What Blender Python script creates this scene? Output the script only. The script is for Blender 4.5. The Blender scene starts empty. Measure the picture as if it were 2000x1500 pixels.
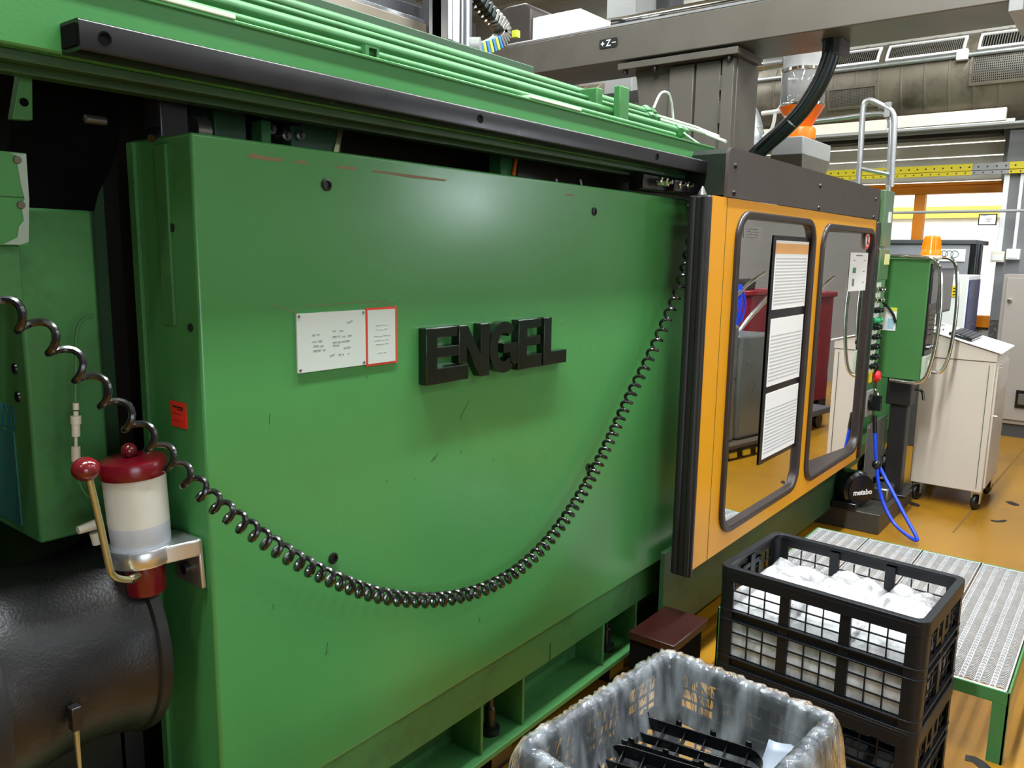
import bpy, math, random
from mathutils import Vector, Matrix
random.seed(7)
C = bpy.context.scene.collection
scene = bpy.context.scene
# ------------------------------------------------------------------ camera
YAW, PITCH, ROLL, FPX = math.radians(52.0901), math.radians(9.3376), math.radians(0.8649), 1567.0
CAM = Vector((0, 0, 1.6))
cy, sy, cp, sp = math.cos(YAW), math.sin(YAW), math.cos(PITCH), math.sin(PITCH)
_f = Vector((sy*cp, cy*cp, -sp)); _r = Vector((cy, -sy, 0)); _u = _r.cross(_f)
_r2 = math.cos(ROLL)*_r + math.sin(ROLL)*_u
_u2 = -math.sin(ROLL)*_r + math.cos(ROLL)*_u
cd = bpy.data.cameras.new('camera'); cam = bpy.data.objects.new('camera', cd); C.objects.link(cam)
cam.matrix_world = Matrix(((_r2.x, _u2.x, -_f.x, CAM.x), (_r2.y, _u2.y, -_f.y, CAM.y), (_r2.z, _u2.z, -_f.z, CAM.z), (0, 0, 0, 1)))
cd.sensor_width = 36; cd.lens = FPX/2000*36; cd.clip_start = 0.02; cd.clip_end = 100
scene.camera = cam
# ------------------------------------------------------------------ world, lights, exposure
w = bpy.data.worlds.new('hall_ambient'); scene.world = w; w.use_nodes = True
w.node_tree.nodes['Background'].inputs[0].default_value = (0.80, 0.88, 1.0, 1)
w.node_tree.nodes['Background'].inputs[1].default_value = 0.06
scene.view_settings.view_transform = 'Standard'; scene.view_settings.look = 'None'
scene.view_settings.exposure = 0.15; scene.view_settings.gamma = 1.0; scene.view_settings.use_curve_mapping = False
def area(name, loc, sx, sy_, power, color=(1, 1, 1), rot=(0, 0, 0)):
    l = bpy.data.lights.new(name, 'AREA'); l.shape = 'RECTANGLE'; l.size = sx; l.size_y = sy_; l.energy = power; l.color = color
    o = bpy.data.objects.new(name, l); C.objects.link(o); o.location = loc; o.rotation_euler = rot
    return o
for i, (lx, ly, lp) in enumerate([(-2.6, 0.2, 26), (0.2, 0.82, 175), (2.4, 0.82, 180), (4.6, 0.82, 130), (6.8, 0.75, 95),  # first one is a weak lamp added to lighten the left-facing sides
                                   (1.6, -2.4, 28), (4.6, -2.4, 40), (7.4, -2.4, 95), (2.6, -5.0, 40), (5.8, -5.0, 50),
                                   (2.2, 4.4, 75), (5.2, 4.4, 95), (8.0, 4.4, 80)]):
    area('ceiling_lamp_light', (lx, ly, 4.72), 1.6, 0.16, lp, (0.93, 0.99, 1.0))
area('cool_fill_light', (-2.4, -6.9, 1.7), 4.2, 2.8, 170, (0.76, 0.90, 1.0), (math.radians(90), 0, 0))  # cool fill added by the front wall
area('room_beyond_light', (11.0, 2.6, 4.4), 2.5, 4.0, 420, (1.0, 0.99, 0.97))

# ------------------------------------------------------------------ materials
def lin(c):
    c = c/255.0
    return c/12.92 if c <= 0.04045 else ((c+0.055)/1.055)**2.4
def rgb(c): return (lin(c[0]), lin(c[1]), lin(c[2]), 1)
def mat(name, col, rough=0.5, metal=0.0, var=0.10, scale=6.0, bump=0.0, bscale=60.0, coat=0.0, spec=0.5, rvar=0.08, emit=0.0, trans=0.0, alpha=1.0, dirt=None, dirt_amt=0.0, dscale=3.0):
    m = bpy.data.materials.new(name); m.use_nodes = True
    nt = m.node_tree; b = nt.nodes['Principled BSDF']
    tc = nt.nodes.new('ShaderNodeTexCoord')
    nz = nt.nodes.new('ShaderNodeTexNoise'); nz.inputs['Scale'].default_value = scale; nz.inputs['Detail'].default_value = 5
    nt.links.new(tc.outputs['Object'], nz.inputs['Vector'])
    mx = nt.nodes.new('ShaderNodeMix'); mx.data_type = 'RGBA'
    c = rgb(col)
    mx.inputs['A'].default_value = tuple(min(1, v*(1-var)) for v in c[:3])+(1,)
    mx.inputs['B'].default_value = tuple(min(1, v*(1+var)) for v in c[:3])+(1,)
    nt.links.new(nz.outputs['Fac'], mx.inputs['Factor'])
    out = mx.outputs['Result']
    if dirt:
        n2 = nt.nodes.new('ShaderNodeTexNoise'); n2.inputs['Scale'].default_value = dscale; n2.inputs['Detail'].default_value = 8; n2.inputs['Roughness'].default_value = 0.65
        nt.links.new(tc.outputs['Object'], n2.inputs['Vector'])
        cr = nt.nodes.new('ShaderNodeValToRGB'); cr.color_ramp.elements[0].position = 0.50; cr.color_ramp.elements[1].position = 0.72
        cr.color_ramp.elements[0].color = (0, 0, 0, 1); cr.color_ramp.elements[1].color = (dirt_amt,)*3+(1,)
        nt.links.new(n2.outputs['Fac'], cr.inputs[0])
        m2 = nt.nodes.new('ShaderNodeMix'); m2.data_type = 'RGBA'
        nt.links.new(cr.outputs[0], m2.inputs['Factor']); nt.links.new(out, m2.inputs['A']); m2.inputs['B'].default_value = rgb(dirt)
        out = m2.outputs['Result']
    nt.links.new(out, b.inputs['Base Color'])
    mr = nt.nodes.new('ShaderNodeMapRange'); mr.inputs['To Min'].default_value = max(0, rough-rvar); mr.inputs['To Max'].default_value = min(1, rough+rvar)
    nt.links.new(nz.outputs['Fac'], mr.inputs['Value']); nt.links.new(mr.outputs['Result'], b.inputs['Roughness'])
    b.inputs['Metallic'].default_value = metal; b.inputs['Coat Weight'].default_value = coat; b.inputs['Coat Roughness'].default_value = 0.15
    b.inputs['Specular IOR Level'].default_value = spec
    b.inputs['Transmission Weight'].default_value = trans; b.inputs['Alpha'].default_value = alpha
    if emit > 0:
        b.inputs['Emission Color'].default_value = c; b.inputs['Emission Strength'].default_value = emit
    if bump > 0:
        n3 = nt.nodes.new('ShaderNodeTexNoise'); n3.inputs['Scale'].default_value = bscale; n3.inputs['Detail'].default_value = 3
        nt.links.new(tc.outputs['Object'], n3.inputs['Vector'])
        bp = nt.nodes.new('ShaderNodeBump'); bp.inputs['Strength'].default_value = bump; bp.inputs['Distance'].default_value = 0.01
        nt.links.new(n3.outputs['Fac'], bp.inputs['Height']); nt.links.new(bp.outputs['Normal'], b.inputs['Normal'])
    return m
def clear_mat(name, tint, ior, rough, haze, hazecol, bump=0.0, bscale=20.0, hvar=0.0, stretch=1.0):
    """thin clear sheet: lets light straight through, reflects by fresnel, a little milky haze"""
    m = bpy.data.materials.new(name); m.use_nodes = True; nt = m.node_tree
    nt.nodes.remove(nt.nodes['Principled BSDF']); o = nt.nodes['Material Output']
    tr = nt.nodes.new('ShaderNodeBsdfTransparent'); tr.inputs[0].default_value = tint
    gl = nt.nodes.new('ShaderNodeBsdfGlossy'); gl.inputs['Roughness'].default_value = rough; gl.inputs[0].default_value = (1, 1, 1, 1)
    df = nt.nodes.new('ShaderNodeBsdfDiffuse'); df.inputs[0].default_value = hazecol
    fr = nt.nodes.new('ShaderNodeFresnel'); fr.inputs[0].default_value = ior
    m1 = nt.nodes.new('ShaderNodeMixShader'); m1.inputs[0].default_value = haze
    tc = nt.nodes.new('ShaderNodeTexCoord')
    if hvar > 0:
        nz = nt.nodes.new('ShaderNodeTexNoise'); nz.inputs['Scale'].default_value = 24; nz.inputs['Detail'].default_value = 4
        mq = nt.nodes.new('ShaderNodeMapping'); mq.inputs['Scale'].default_value = (1, 1, min(1, stretch*1.3)); mq.inputs['Rotation'].default_value = (0.3, 0.25, 0)
        nt.links.new(tc.outputs['Object'], mq.inputs['Vector']); nt.links.new(mq.outputs['Vector'], nz.inputs['Vector'])
        mr = nt.nodes.new('ShaderNodeMapRange'); mr.inputs['From Min'].default_value = 0.42; mr.inputs['From Max'].default_value = 0.75
        mr.inputs['To Min'].default_value = haze; mr.inputs['To Max'].default_value = haze+hvar
        nt.links.new(nz.outputs['Fac'], mr.inputs['Value']); nt.links.new(mr.outputs['Result'], m1.inputs[0])
    nt.links.new(tr.outputs[0], m1.inputs[1]); nt.links.new(df.outputs[0], m1.inputs[2])
    m2 = nt.nodes.new('ShaderNodeMixShader')
    nt.links.new(fr.outputs[0], m2.inputs[0]); nt.links.new(m1.outputs[0], m2.inputs[1]); nt.links.new(gl.outputs[0], m2.inputs[2])
    if bump > 0:
        n3 = nt.nodes.new('ShaderNodeTexNoise'); n3.inputs['Scale'].default_value = bscale; n3.inputs['Detail'].default_value = 3
        mp = nt.nodes.new('ShaderNodeMapping'); mp.inputs['Scale'].default_value = (1, 1, stretch); mp.inputs['Rotation'].default_value = (0.25, 0.2, 0)
        nt.links.new(tc.outputs['Object'], mp.inputs['Vector']); nt.links.new(mp.outputs['Vector'], n3.inputs['Vector'])
        bp = nt.nodes.new('ShaderNodeBump'); bp.inputs['Strength'].default_value = bump; bp.inputs['Distance'].default_value = 0.01
        nt.links.new(n3.outputs['Fac'], bp.inputs['Height'])
        nt.links.new(bp.outputs['Normal'], gl.inputs['Normal']); nt.links.new(bp.outputs['Normal'], fr.inputs['Normal'])
    nt.links.new(m2.outputs[0], o.inputs['Surface'])
    return m
G = {}
G['green'] = mat('green_gloss_paint', (72, 138, 76), 0.25, var=0.05, scale=2.5, spec=0.5, bump=0.02, bscale=180, dirt=(64, 122, 66), dirt_amt=0.3, dscale=2.2)
G['green2'] = mat('green_frame_paint', (66, 124, 70), 0.48, spec=0.35, var=0.08, scale=5, dirt=(50, 70, 45), dirt_amt=0.5, dscale=9)
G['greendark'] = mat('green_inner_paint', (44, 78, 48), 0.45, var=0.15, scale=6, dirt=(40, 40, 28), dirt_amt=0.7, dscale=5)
G['console_green'] = mat('console_green_paint', (64, 118, 62), 0.4, var=0.05)
G['palegreen'] = mat('pale_green_plastic', (214, 232, 205), 0.5)
G['blacksteel'] = mat('black_painted_steel', (23, 22, 25), 0.30, var=0.2, scale=12)
G['brown'] = mat('dark_brown_sheet', (66, 58, 54), 0.42, var=0.12, scale=8)
G['blackrubber'] = mat('black_rubber', (26, 25, 25), 0.45, var=0.2)
G['gasket'] = mat('brown_black_gasket', (46, 38, 36), 0.35, var=0.15)
G['blackplastic'] = mat('black_gloss_plastic', (22, 24, 26), 0.22, var=0.2, spec=0.6)
G['cordblack'] = mat('black_cord_rubber', (20, 20, 20), 0.22, var=0.1, spec=0.7)
G['letter'] = mat('black_letter_enamel', (12, 22, 14), 0.18, var=0.1, spec=0.6)
G['castblack'] = mat('black_cast_iron', (18, 18, 21), 0.42, var=0.35, scale=14, bump=0.14, bscale=170, dirt=(56, 48, 45), dirt_amt=0.5, dscale=9)
G['void'] = mat('dark_machine_interior', (7, 7, 7), 0.9, spec=0.1)
G['voidbrown'] = mat('oily_brown_steel', (44, 34, 24), 0.5, var=0.4, scale=5)
G['yellow'] = mat('yellow_door_enamel', (228, 158, 14), 0.35, var=0.04, scale=3, dirt=(225, 150, 10), dirt_amt=0.3, dscale=3)
G['glass'] = clear_mat('clear_polycarbonate', (0.80, 0.80, 0.78, 1), 1.52, 0.012, 0.02, (0.6, 0.6, 0.58, 1), bump=0.01, bscale=3)
G['film'] = clear_mat('clear_plastic_film', (0.94, 0.97, 1.0, 1), 1.5, 0.10, 0.06, (0.84, 0.91, 0.98, 1), bump=1.0, bscale=42, hvar=0.24, stretch=0.16)
G['bag'] = clear_mat('white_film_bag', (0.97, 0.98, 1.0, 1), 1.32, 0.10, 0.30, (0.97, 0.96, 0.98, 1), bump=0.8, bscale=34, hvar=0.4, stretch=0.5)
G['hopperglass'] = clear_mat('hopper_clear_cylinder', (0.85, 0.86, 0.86, 1), 1.45, 0.05, 0.22, (0.7, 0.7, 0.7, 1))
G['whiteparts'] = mat('white_moulded_parts', (246, 247, 247), 0.5, var=0.03)
G['paper'] = mat('white_paper', (236, 236, 236), 0.6, var=0.02)
G['paper2'] = mat('off_white_sheet', (188, 198, 192), 0.45, var=0.03)
G['print'] = mat('grey_print', (120, 122, 126), 0.7)
G['lightprint'] = mat('pale_grey_print', (186, 188, 190), 0.7)
G['orangeprint'] = mat('orange_print', (238, 178, 110), 0.6)
G['redline'] = mat('red_marker_border', (205, 60, 35), 0.5)
G['redlabel'] = mat('red_label_paper', (240, 50, 36), 0.5, var=0.03)
G['blackprint'] = mat('black_print', (22, 22, 22), 0.6)
G['white'] = mat('white_enamel', (236, 237, 235), 0.4, var=0.02)
G['whiteprint'] = mat('white_print', (240, 240, 240), 0.5)
G['beige'] = mat('beige_cabinet_paint', (206, 196, 184), 0.42, var=0.03)
G['greysteel'] = mat('grey_painted_steel', (98, 92, 83), 0.42, var=0.10, scale=4, dirt=(78, 74, 66), dirt_amt=0.6, dscale=3)
G['greysteel2'] = mat('pale_grey_painted_steel', (150, 150, 148), 0.4, var=0.06)
G['alu'] = mat('brushed_aluminium', (205, 206, 208), 0.32, metal=0.9, var=0.08)
G['galv'] = mat('galvanised_steel', (190, 194, 196), 0.35, metal=0.85, var=0.25, scale=18)
G['grating'] = mat('galvanised_grating_steel', (205, 207, 212), 0.32, metal=0.45, var=0.2, scale=20)
G['chrome'] = mat('polished_steel', (225, 222, 215), 0.14, metal=1.0, var=0.03)
G['steel'] = mat('plain_steel', (150, 148, 142), 0.3, metal=0.9, var=0.15)
G['brasszinc'] = mat('yellow_zinc_steel', (176, 172, 130), 0.3, metal=0.75, var=0.1)
G['darkred'] = mat('dark_red_plastic', (108, 10, 26), 0.25, var=0.08, spec=0.6)
G['maroon'] = mat('maroon_knob_plastic', (98, 22, 28), 0.12, var=0.1, spec=0.7)
G['jar'] = mat('milky_jar_plastic', (208, 207, 198), 0.4, var=0.03)
G['jaroil'] = mat('milky_jar_grease_filled', (184, 192, 202), 0.4, var=0.05)
G['blue'] = mat('blue_hose', (30, 70, 215), 0.3, var=0.05)
G['darkblue'] = mat('dark_blue_glass', (58, 64, 110), 0.2)
G['orange'] = mat('orange_plastic', (250, 112, 14), 0.3, var=0.06)
G['orange2'] = mat('orange_window_paint', (240, 142, 20), 0.4, var=0.05)
G['amber'] = mat('amber_lens', (252, 136, 20), 0.25, var=0.12, scale=30, emit=0.12)
G['floor'] = mat('yellow_floor_coating', (158, 112, 24), 0.30, var=0.10, scale=2.0, bump=0.03, bscale=8, dirt=(112, 72, 22), dirt_amt=0.55, dscale=1.6, coat=0.15)
G['concrete'] = mat('grey_concrete', (122, 122, 124), 0.75, var=0.12, scale=6, bump=0.1, bscale=40)
G['darkgrey'] = mat('dark_grey_paint', (76, 76, 80), 0.5, var=0.08)
G['audigrey'] = mat('grey_box_panel', (140, 140, 146), 0.6, var=0.06)
G['shutter'] = mat('beige_shutter_slats', (224, 218, 202), 0.5, var=0.05)
G['walltop'] = mat('light_grey_wall', (182, 178, 168), 0.6, var=0.05)
G['ductsteel'] = mat('dusty_duct_steel', (118, 109, 95), 0.42, metal=0.35, var=0.3, scale=5, dirt=(54, 46, 38), dirt_amt=0.8, dscale=3)
G['ceilingmat'] = mat('ribbed_ceiling_sheet', (176, 168, 150), 0.55, var=0.08)
G['yellowrail'] = mat('yellow_perforated_rail', (214, 194, 20), 0.4, var=0.06)
G['redbin'] = mat('red_bin_plastic', (118, 14, 30), 0.4, var=0.06)
G['pallet'] = mat('dark_wrapped_goods', (88, 92, 90), 0.3, var=0.4, scale=5)
G['woodpallet'] = mat('dark_pallet_wood', (70, 58, 44), 0.8)
G['tape'] = mat('yellow_tape', (240, 210, 30), 0.5)
G['chip'] = mat('worn_bare_primer', (128, 110, 82), 0.8, var=0.2, scale=60)
G['scuff'] = mat('dark_scuff', (38, 72, 40), 0.7)
G['cyan'] = mat('teal_print', (30, 104, 118), 0.5)
G['bluetag'] = mat('blue_tag', (40, 110, 190), 0.5)
G['lime'] = mat('lime_tag', (205, 210, 60), 0.5)
G['redbutton'] = mat('red_button', (226, 40, 52), 0.3)
G['greenbutton'] = mat('green_button', (60, 160, 110), 0.3)
G['screen'] = mat('dark_screen_glass', (70, 74, 80), 0.15)
G['brightwall'] = mat('bright_white_wall', (250, 250, 248), 0.7, emit=1.6)
G['windowglass'] = clear_mat('window_pane_glass', (0.97, 0.98, 0.98, 1), 1.45, 0.01, 0.01, (0.8, 0.8, 0.8, 1))
G['lampglass'] = mat('highlight_lamp_glass', (235, 245, 255), 0.5, emit=60)
G['pillarfront'] = mat('pillar_green_grey_reflection', (92, 122, 88), 0.24, var=0.06)  # green paint greyed to imitate the glossy reflection on the pillar front
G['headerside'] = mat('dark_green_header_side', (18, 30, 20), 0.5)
G['basegrey'] = mat('dark_oily_base_steel', (58, 55, 50), 0.45, var=0.2)
G['tray'] = mat('dark_grey_crate_plastic', (42, 47, 56), 0.38, var=0.1, spec=0.5)
G['crate'] = mat('black_crate_plastic', (17, 20, 26), 0.45, var=0.12, spec=0.3)
G['hosegreen'] = mat('black_green_conduit', (12, 26, 22), 0.35)

# ------------------------------------------------------------------ pixel helper (author's ruler), mesh builder
def P(px, py, ax, val):
    d = _f + _r2*((px-1000)/FPX) - _u2*((py-750)/FPX)
    i = 'xyz'.index(ax); t = (val-CAM[i])/d[i]
    return CAM + d*t
class MB:
    def __init__(s): s.v = []; s.f = []
    def add(s, vs, fs):
        o = len(s.v); s.v += [Vector(v) for v in vs]; s.f += [tuple(i+o for i in f) for f in fs]; return s
    def box(s, x0, x1, y0, y1, z0, z1):
        if x0 > x1: x0, x1 = x1, x0
        if y0 > y1: y0, y1 = y1, y0
        if z0 > z1: z0, z1 = z1, z0
        v = [(x0, y0, z0), (x1, y0, z0), (x1, y1, z0), (x0, y1, z0), (x0, y0, z1), (x1, y0, z1), (x1, y1, z1), (x0, y1, z1)]
        return s.add(v, [(3, 2, 1, 0), (4, 5, 6, 7), (0, 1, 5, 4), (1, 2, 6, 5), (2, 3, 7, 6), (3, 0, 4, 7)])
    def obox(s, c, sx, sy_, sz, M=None):
        M = M or Matrix.Identity(3); c = Vector(c); hx, hy, hz = sx/2, sy_/2, sz/2
        v = [c + M @ Vector(q) for q in [(-hx, -hy, -hz), (hx, -hy, -hz), (hx, hy, -hz), (-hx, hy, -hz), (-hx, -hy, hz), (hx, -hy, hz), (hx, hy, hz), (-hx, hy, hz)]]
        return s.add(v, [(3, 2, 1, 0), (4, 5, 6, 7), (0, 1, 5, 4), (1, 2, 6, 5), (2, 3, 7, 6), (3, 0, 4, 7)])
    def prism(s, poly, d):
        """poly: list of 3d points (planar loop); d: extrusion vector"""
        n = len(poly); d = Vector(d); a = [Vector(p) for p in poly]
        v = a + [p+d for p in a]
        fs = [tuple(range(n-1, -1, -1)), tuple(range(n, 2*n))] + [(i, (i+1) % n, (i+1) % n+n, i+n) for i in range(n)]
        return s.add(v, fs)
    def ring(s, outer, inner, d):
        """frame between two loops of equal length, extruded by d"""
        n = len(outer); d = Vector(d); o = [Vector(p) for p in outer]; i_ = [Vector(p) for p in inner]
        v = o + i_ + [p+d for p in o] + [p+d for p in i_]
        fs = []
        for k in range(n):
            j = (k+1) % n
            fs += [(k, k+n, j+n, j), (k+2*n, j+2*n, j+3*n, k+3*n), (k, j, j+2*n, k+2*n), (k+n, k+3*n, j+3*n, j+n)]
        return s.add(v, fs)
    def tube(s, pts, r, n=8, cap=True, closed=False):
        pts = [Vector(p) for p in pts]; m = len(pts); vs = []; up = None
        for i, p in enumerate(pts):
            if closed: t = pts[(i+1) % m]-pts[i-1]
            else: t = pts[min(i+1, m-1)]-pts[max(i-1, 0)]
            t.normalize()
            if up is None: up = t.orthogonal().normalized()
            up = (up - t*up.dot(t));  up = up.normalized() if up.length > 1e-6 else t.orthogonal().normalized()
            b = t.cross(up); rr = r[i] if isinstance(r, (list, tuple)) else r
            vs += [p + (up*math.cos(2*math.pi*k/n) + b*math.sin(2*math.pi*k/n))*rr for k in range(n)]
        fs = []
        for i in range(m if closed else m-1):
            a = i*n; b_ = ((i+1) % m)*n
            fs += [(a+k, a+(k+1) % n, b_+(k+1) % n, b_+k) for k in range(n)]
        if cap and not closed: fs += [tuple(range(n-1, -1, -1)), tuple((m-1)*n+k for k in range(n))]
        return s.add(vs, fs)
    def lathe(s, prof, o, ax=(0, 0, 1), n=28):
        """prof: (r, h) list along axis ax from o"""
        ax = Vector(ax).normalized(); a = ax.orthogonal().normalized(); b = ax.cross(a); o = Vector(o); vs = []
        for r, h in prof: vs += [o + ax*h + (a*math.cos(2*math.pi*k/n)+b*math.sin(2*math.pi*k/n))*max(r, 1e-5) for k in range(n)]
        fs = []
        for i in range(len(prof)-1): fs += [(i*n+k, i*n+(k+1) % n, (i+1)*n+(k+1) % n, (i+1)*n+k) for k in range(n)]
        fs += [tuple(range(n-1, -1, -1)), tuple((len(prof)-1)*n+k for k in range(n))]
        return s.add(vs, fs)
    def ball(s, c, r, n=16, sz=1.0):
        pr = [(r*math.sin(math.pi*i/(n//2)), -r*sz*math.cos(math.pi*i/(n//2))) for i in range(n//2+1)]
        return s.lathe(pr, c, (0, 0, 1), n)
    def quad(s, a, b, c, d): return s.add([a, b, c, d], [(0, 1, 2, 3)])
    def build(s, name, m, parent=None, bevel=0.0, smooth=True, seg=2, origin=None, ang=40):
        me = bpy.data.meshes.new(name)
        o = Vector(origin) if origin is not None else (parent_loc(parent) if parent else center(s.v))
        me.from_pydata([v-o for v in s.v], [], s.f)
        me.update()
        import bmesh
        bm = bmesh.new(); bm.from_mesh(me); bmesh.ops.recalc_face_normals(bm, faces=bm.faces); bm.to_mesh(me); bm.free()
        me.materials.append(G[m] if isinstance(m, str) else m)
        if smooth:
            me.polygons.foreach_set('use_smooth', [True]*len(me.polygons)); me.set_sharp_from_angle(angle=math.radians(ang))
        ob = bpy.data.objects.new(name, me); C.objects.link(ob)
        if parent:
            ob.parent = parent; ob.location = o - parent_loc(parent)
        else: ob.location = o
        if bevel > 0:
            bv = ob.modifiers.new('bevel', 'BEVEL'); bv.width = bevel; bv.segments = seg; bv.limit_method = 'ANGLE'; bv.angle_limit = math.radians(50)
            bv.harden_normals = False
        return ob
def parent_loc(p):
    l = Vector((0, 0, 0))
    while p is not None: l += p.location; p = p.parent
    return l
def center(vs):
    lo = [min(v[i] for v in vs) for i in range(3)]; hi = [max(v[i] for v in vs) for i in range(3)]
    return Vector(((lo[0]+hi[0])/2, (lo[1]+hi[1])/2, lo[2]))
def tag(o, label, cat=None, group=None):
    o['label'] = label
    if cat: o['category'] = cat
    if group: o['group'] = group
    return o
def thing(name, label, cat, loc, group=None):
    o = bpy.data.objects.new(name, None); C.objects.link(o); o.location = loc; o.empty_display_size = 0.1
    return tag(o, label, cat, group)
def struct(o): o['kind'] = 'structure'; return o
def bezier(pts, n=12):
    """catmull-rom through points"""
    pts = [Vector(p) for p in pts]; out = []
    for i in range(len(pts)-1):
        p0 = pts[max(i-1, 0)]; p1 = pts[i]; p2 = pts[i+1]; p3 = pts[min(i+2, len(pts)-1)]
        for k in range(n):
            t = k/n
            out.append(0.5*((2*p1)+(p2-p0)*t+(2*p0-5*p1+4*p2-p3)*t*t+(3*p1-p0-3*p2+p3)*t**3))
    out.append(pts[-1]); return out
def rrect(u0, u1, v0, v1, r, n=5):
    rs = r if isinstance(r, (list, tuple)) else [r]*4
    out = []
    for (cu, cv, a0), rr in zip([(u0, v0, 180), (u1, v0, 270), (u1, v1, 0), (u0, v1, 90)], rs):
        ccu = cu + (rr if cu == u0 else -rr); ccv = cv + (rr if cv == v0 else -rr)
        for k in range(n+1):
            a = math.radians(a0+90*k/n); out.append((ccu+rr*math.cos(a), ccv+rr*math.sin(a)))
    return out
def xz(loop, y): return [Vector((u, y, v)) for u, v in loop]
def yz(loop, x): return [Vector((x, u, v)) for u, v in loop]
def text(mb, body, size, origin, uvec, vvec, nvec=None, depth=0.0, align='CENTER', bold=0.0, sx=1.0):
    cu = bpy.data.curves.new('txt', 'FONT'); cu.body = body; cu.size = size; cu.align_x = align; cu.align_y = 'CENTER'; cu.extrude = depth; cu.offset = bold; cu.resolution_u = 3
    ob = bpy.data.objects.new('txt', cu); C.objects.link(ob)
    dg = bpy.context.evaluated_depsgraph_get(); me = bpy.data.meshes.new_from_object(ob.evaluated_get(dg))
    uv, vv = Vector(uvec), Vector(vvec); nv = Vector(nvec) if nvec is not None else uv.cross(vv); o = Vector(origin)
    mb.add([o + uv*v.co.x*sx + vv*v.co.y + nv*v.co.z for v in me.vertices], [tuple(p.vertices) for p in me.polygons])
    bpy.data.objects.remove(ob); bpy.data.curves.remove(cu); bpy.data.meshes.remove(me)
    return mb
def dup(src, parent=None, loc=None, mat3=None):
    c = src.copy(); C.objects.link(c)
    if parent is not None: c.parent = parent
    if loc is not None: c.location = loc
    for ch in list(src.children):
        dup(ch, c)
    return c
# ================================================================== SETTING
struct(MB().box(-6, 10.4, -7.0, 8.0, -0.1, 0.0).build('floor', 'floor', smooth=False))
fj = MB()
for q in [((5.2, 0.72), (8.9, 0.62)), ((4.4, -1.6), (8.9, -1.75)), ((2.0, -3.4), (8.9, -3.6))]:
    a, b = q; fj.prism([(a[0], a[1], 0.0002), (b[0], b[1], 0.0002), (b[0], b[1]+0.012, 0.0002), (a[0], a[1]+0.012, 0.0002)], (0, 0, 0.0006))
struct(fj.build('trim_1', mat('floor_joint_dark', (120, 86, 30), 0.7), smooth=False))
# ceiling: flat deck with ribs running along y
struct(MB().box(-6, 10.5, -7, 8, 4.9, 5.0).build('ceiling', 'ceilingmat', smooth=False))
ribs = MB()
for i in range(42):
    x = -5.6+i*0.38; ribs.box(x, x+0.12, -7, 8, 4.84, 4.9)
o = ribs.build('ceiling_ribs', 'ceilingmat', smooth=False); o['kind'] = 'stuff'; o.parent = bpy.data.objects['ceiling']; o.location = o.location - bpy.data.objects['ceiling'].location
# right-hand wall with the orange framed window
wr = struct(MB().box(9.3, 9.5, 1.13, 8, 3.02, 5.0).build('wall_right', 'walltop', smooth=False))
struct(MB().box(9.3, 9.5, 4.6, 8, 0, 3.02).build('wall_right_far', 'walltop', smooth=False))
struct(MB().box(9.3, 9.5, 1.13, 4.6, 0, 0.92).build('wall_right_low', 'walltop', smooth=False))
struct(MB().box(8.9, 9.5, -0.30, 1.13, 0, 2.78).build('wall_right_near', 'concrete', smooth=False))
struct(MB().box(10.4, 10.6, -7, -0.30, 0, 5.0).build('wall_right_recess', mat('grey_aisle_wall', (140, 138, 134), 0.6), smooth=False))
struct(MB().box(-6.2, -6, -7, 8, 0, 5).build('wall_left', mat('dark_left_wall', (58, 60, 60), 0.8), smooth=False))
struct(MB().box(9.1, 9.5, -0.30, 1.13, 2.78, 5.0).build('wall_right_upper', 'walltop', smooth=False))
struct(MB().box(8.88, 8.90, -0.3, 0.98, 2.46, 2.80).build('trim_2', 'darkgrey', smooth=False))
struct(MB().box(-6, 9.5, 8, 8.2, 0, 5).build('wall_back', mat('pale_blue_grey_wall', (178, 184, 190), 0.7), smooth=False))
struct(MB().box(-6, 9.5, -7.2, -7, 0, 5).build('wall_front', mat('grey_front_wall', (150, 150, 146), 0.7), smooth=False))
# shutter slats
sh = thing('roller_shutter', 'beige slatted roller shutter above the orange window', 'shutter', (9.25, 2.9, 2.36))
zs = [2.36, 2.475, 2.60, 2.73, 2.86]
for z0, z1 in zip(zs[:-1], zs[1:]):
    MB().box(9.20, 9.28, 1.20, 4.6, z0+0.010, z1-0.006).build('slat', 'shutter', sh, bevel=0.006)
MB().box(9.17, 9.28, 1.14, 1.20, 2.36, 2.88).build('guide_rail', 'greysteel2', sh, bevel=0.004)
# window: frame, mullions, panes
wn = thing('window_1', 'orange framed window with a bright room behind it', 'window', (9.3, 2.9, 0.92)); wn['kind'] = 'structure'
fr = MB()
fr.box(9.26, 9.38, 1.13, 4.6, 2.25, 2.36); fr.box(9.24, 9.30, 1.13, 4.6, 2.33, 2.36); fr.box(9.26, 9.38, 1.13, 4.6, 0.92, 1.04); fr.box(9.28, 9.36, 1.10, 1.16, 0.92, 2.36)
fr.build('window_frame', 'orange2', wn, bevel=0.006)
for y in (1.87, 2.75, 3.65): MB().box(9.26, 9.37, y, y+0.10, 1.04, 2.25).build('mullion', 'orange2', wn, bevel=0.006)
for y0, y1 in ((1.16, 1.87), (1.97, 2.75), (2.85, 3.65), (3.75, 4.6)): MB().box(9.315, 9.325, y0, y1, 1.04, 2.25).build('pane', 'windowglass', wn, smooth=False)
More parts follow.
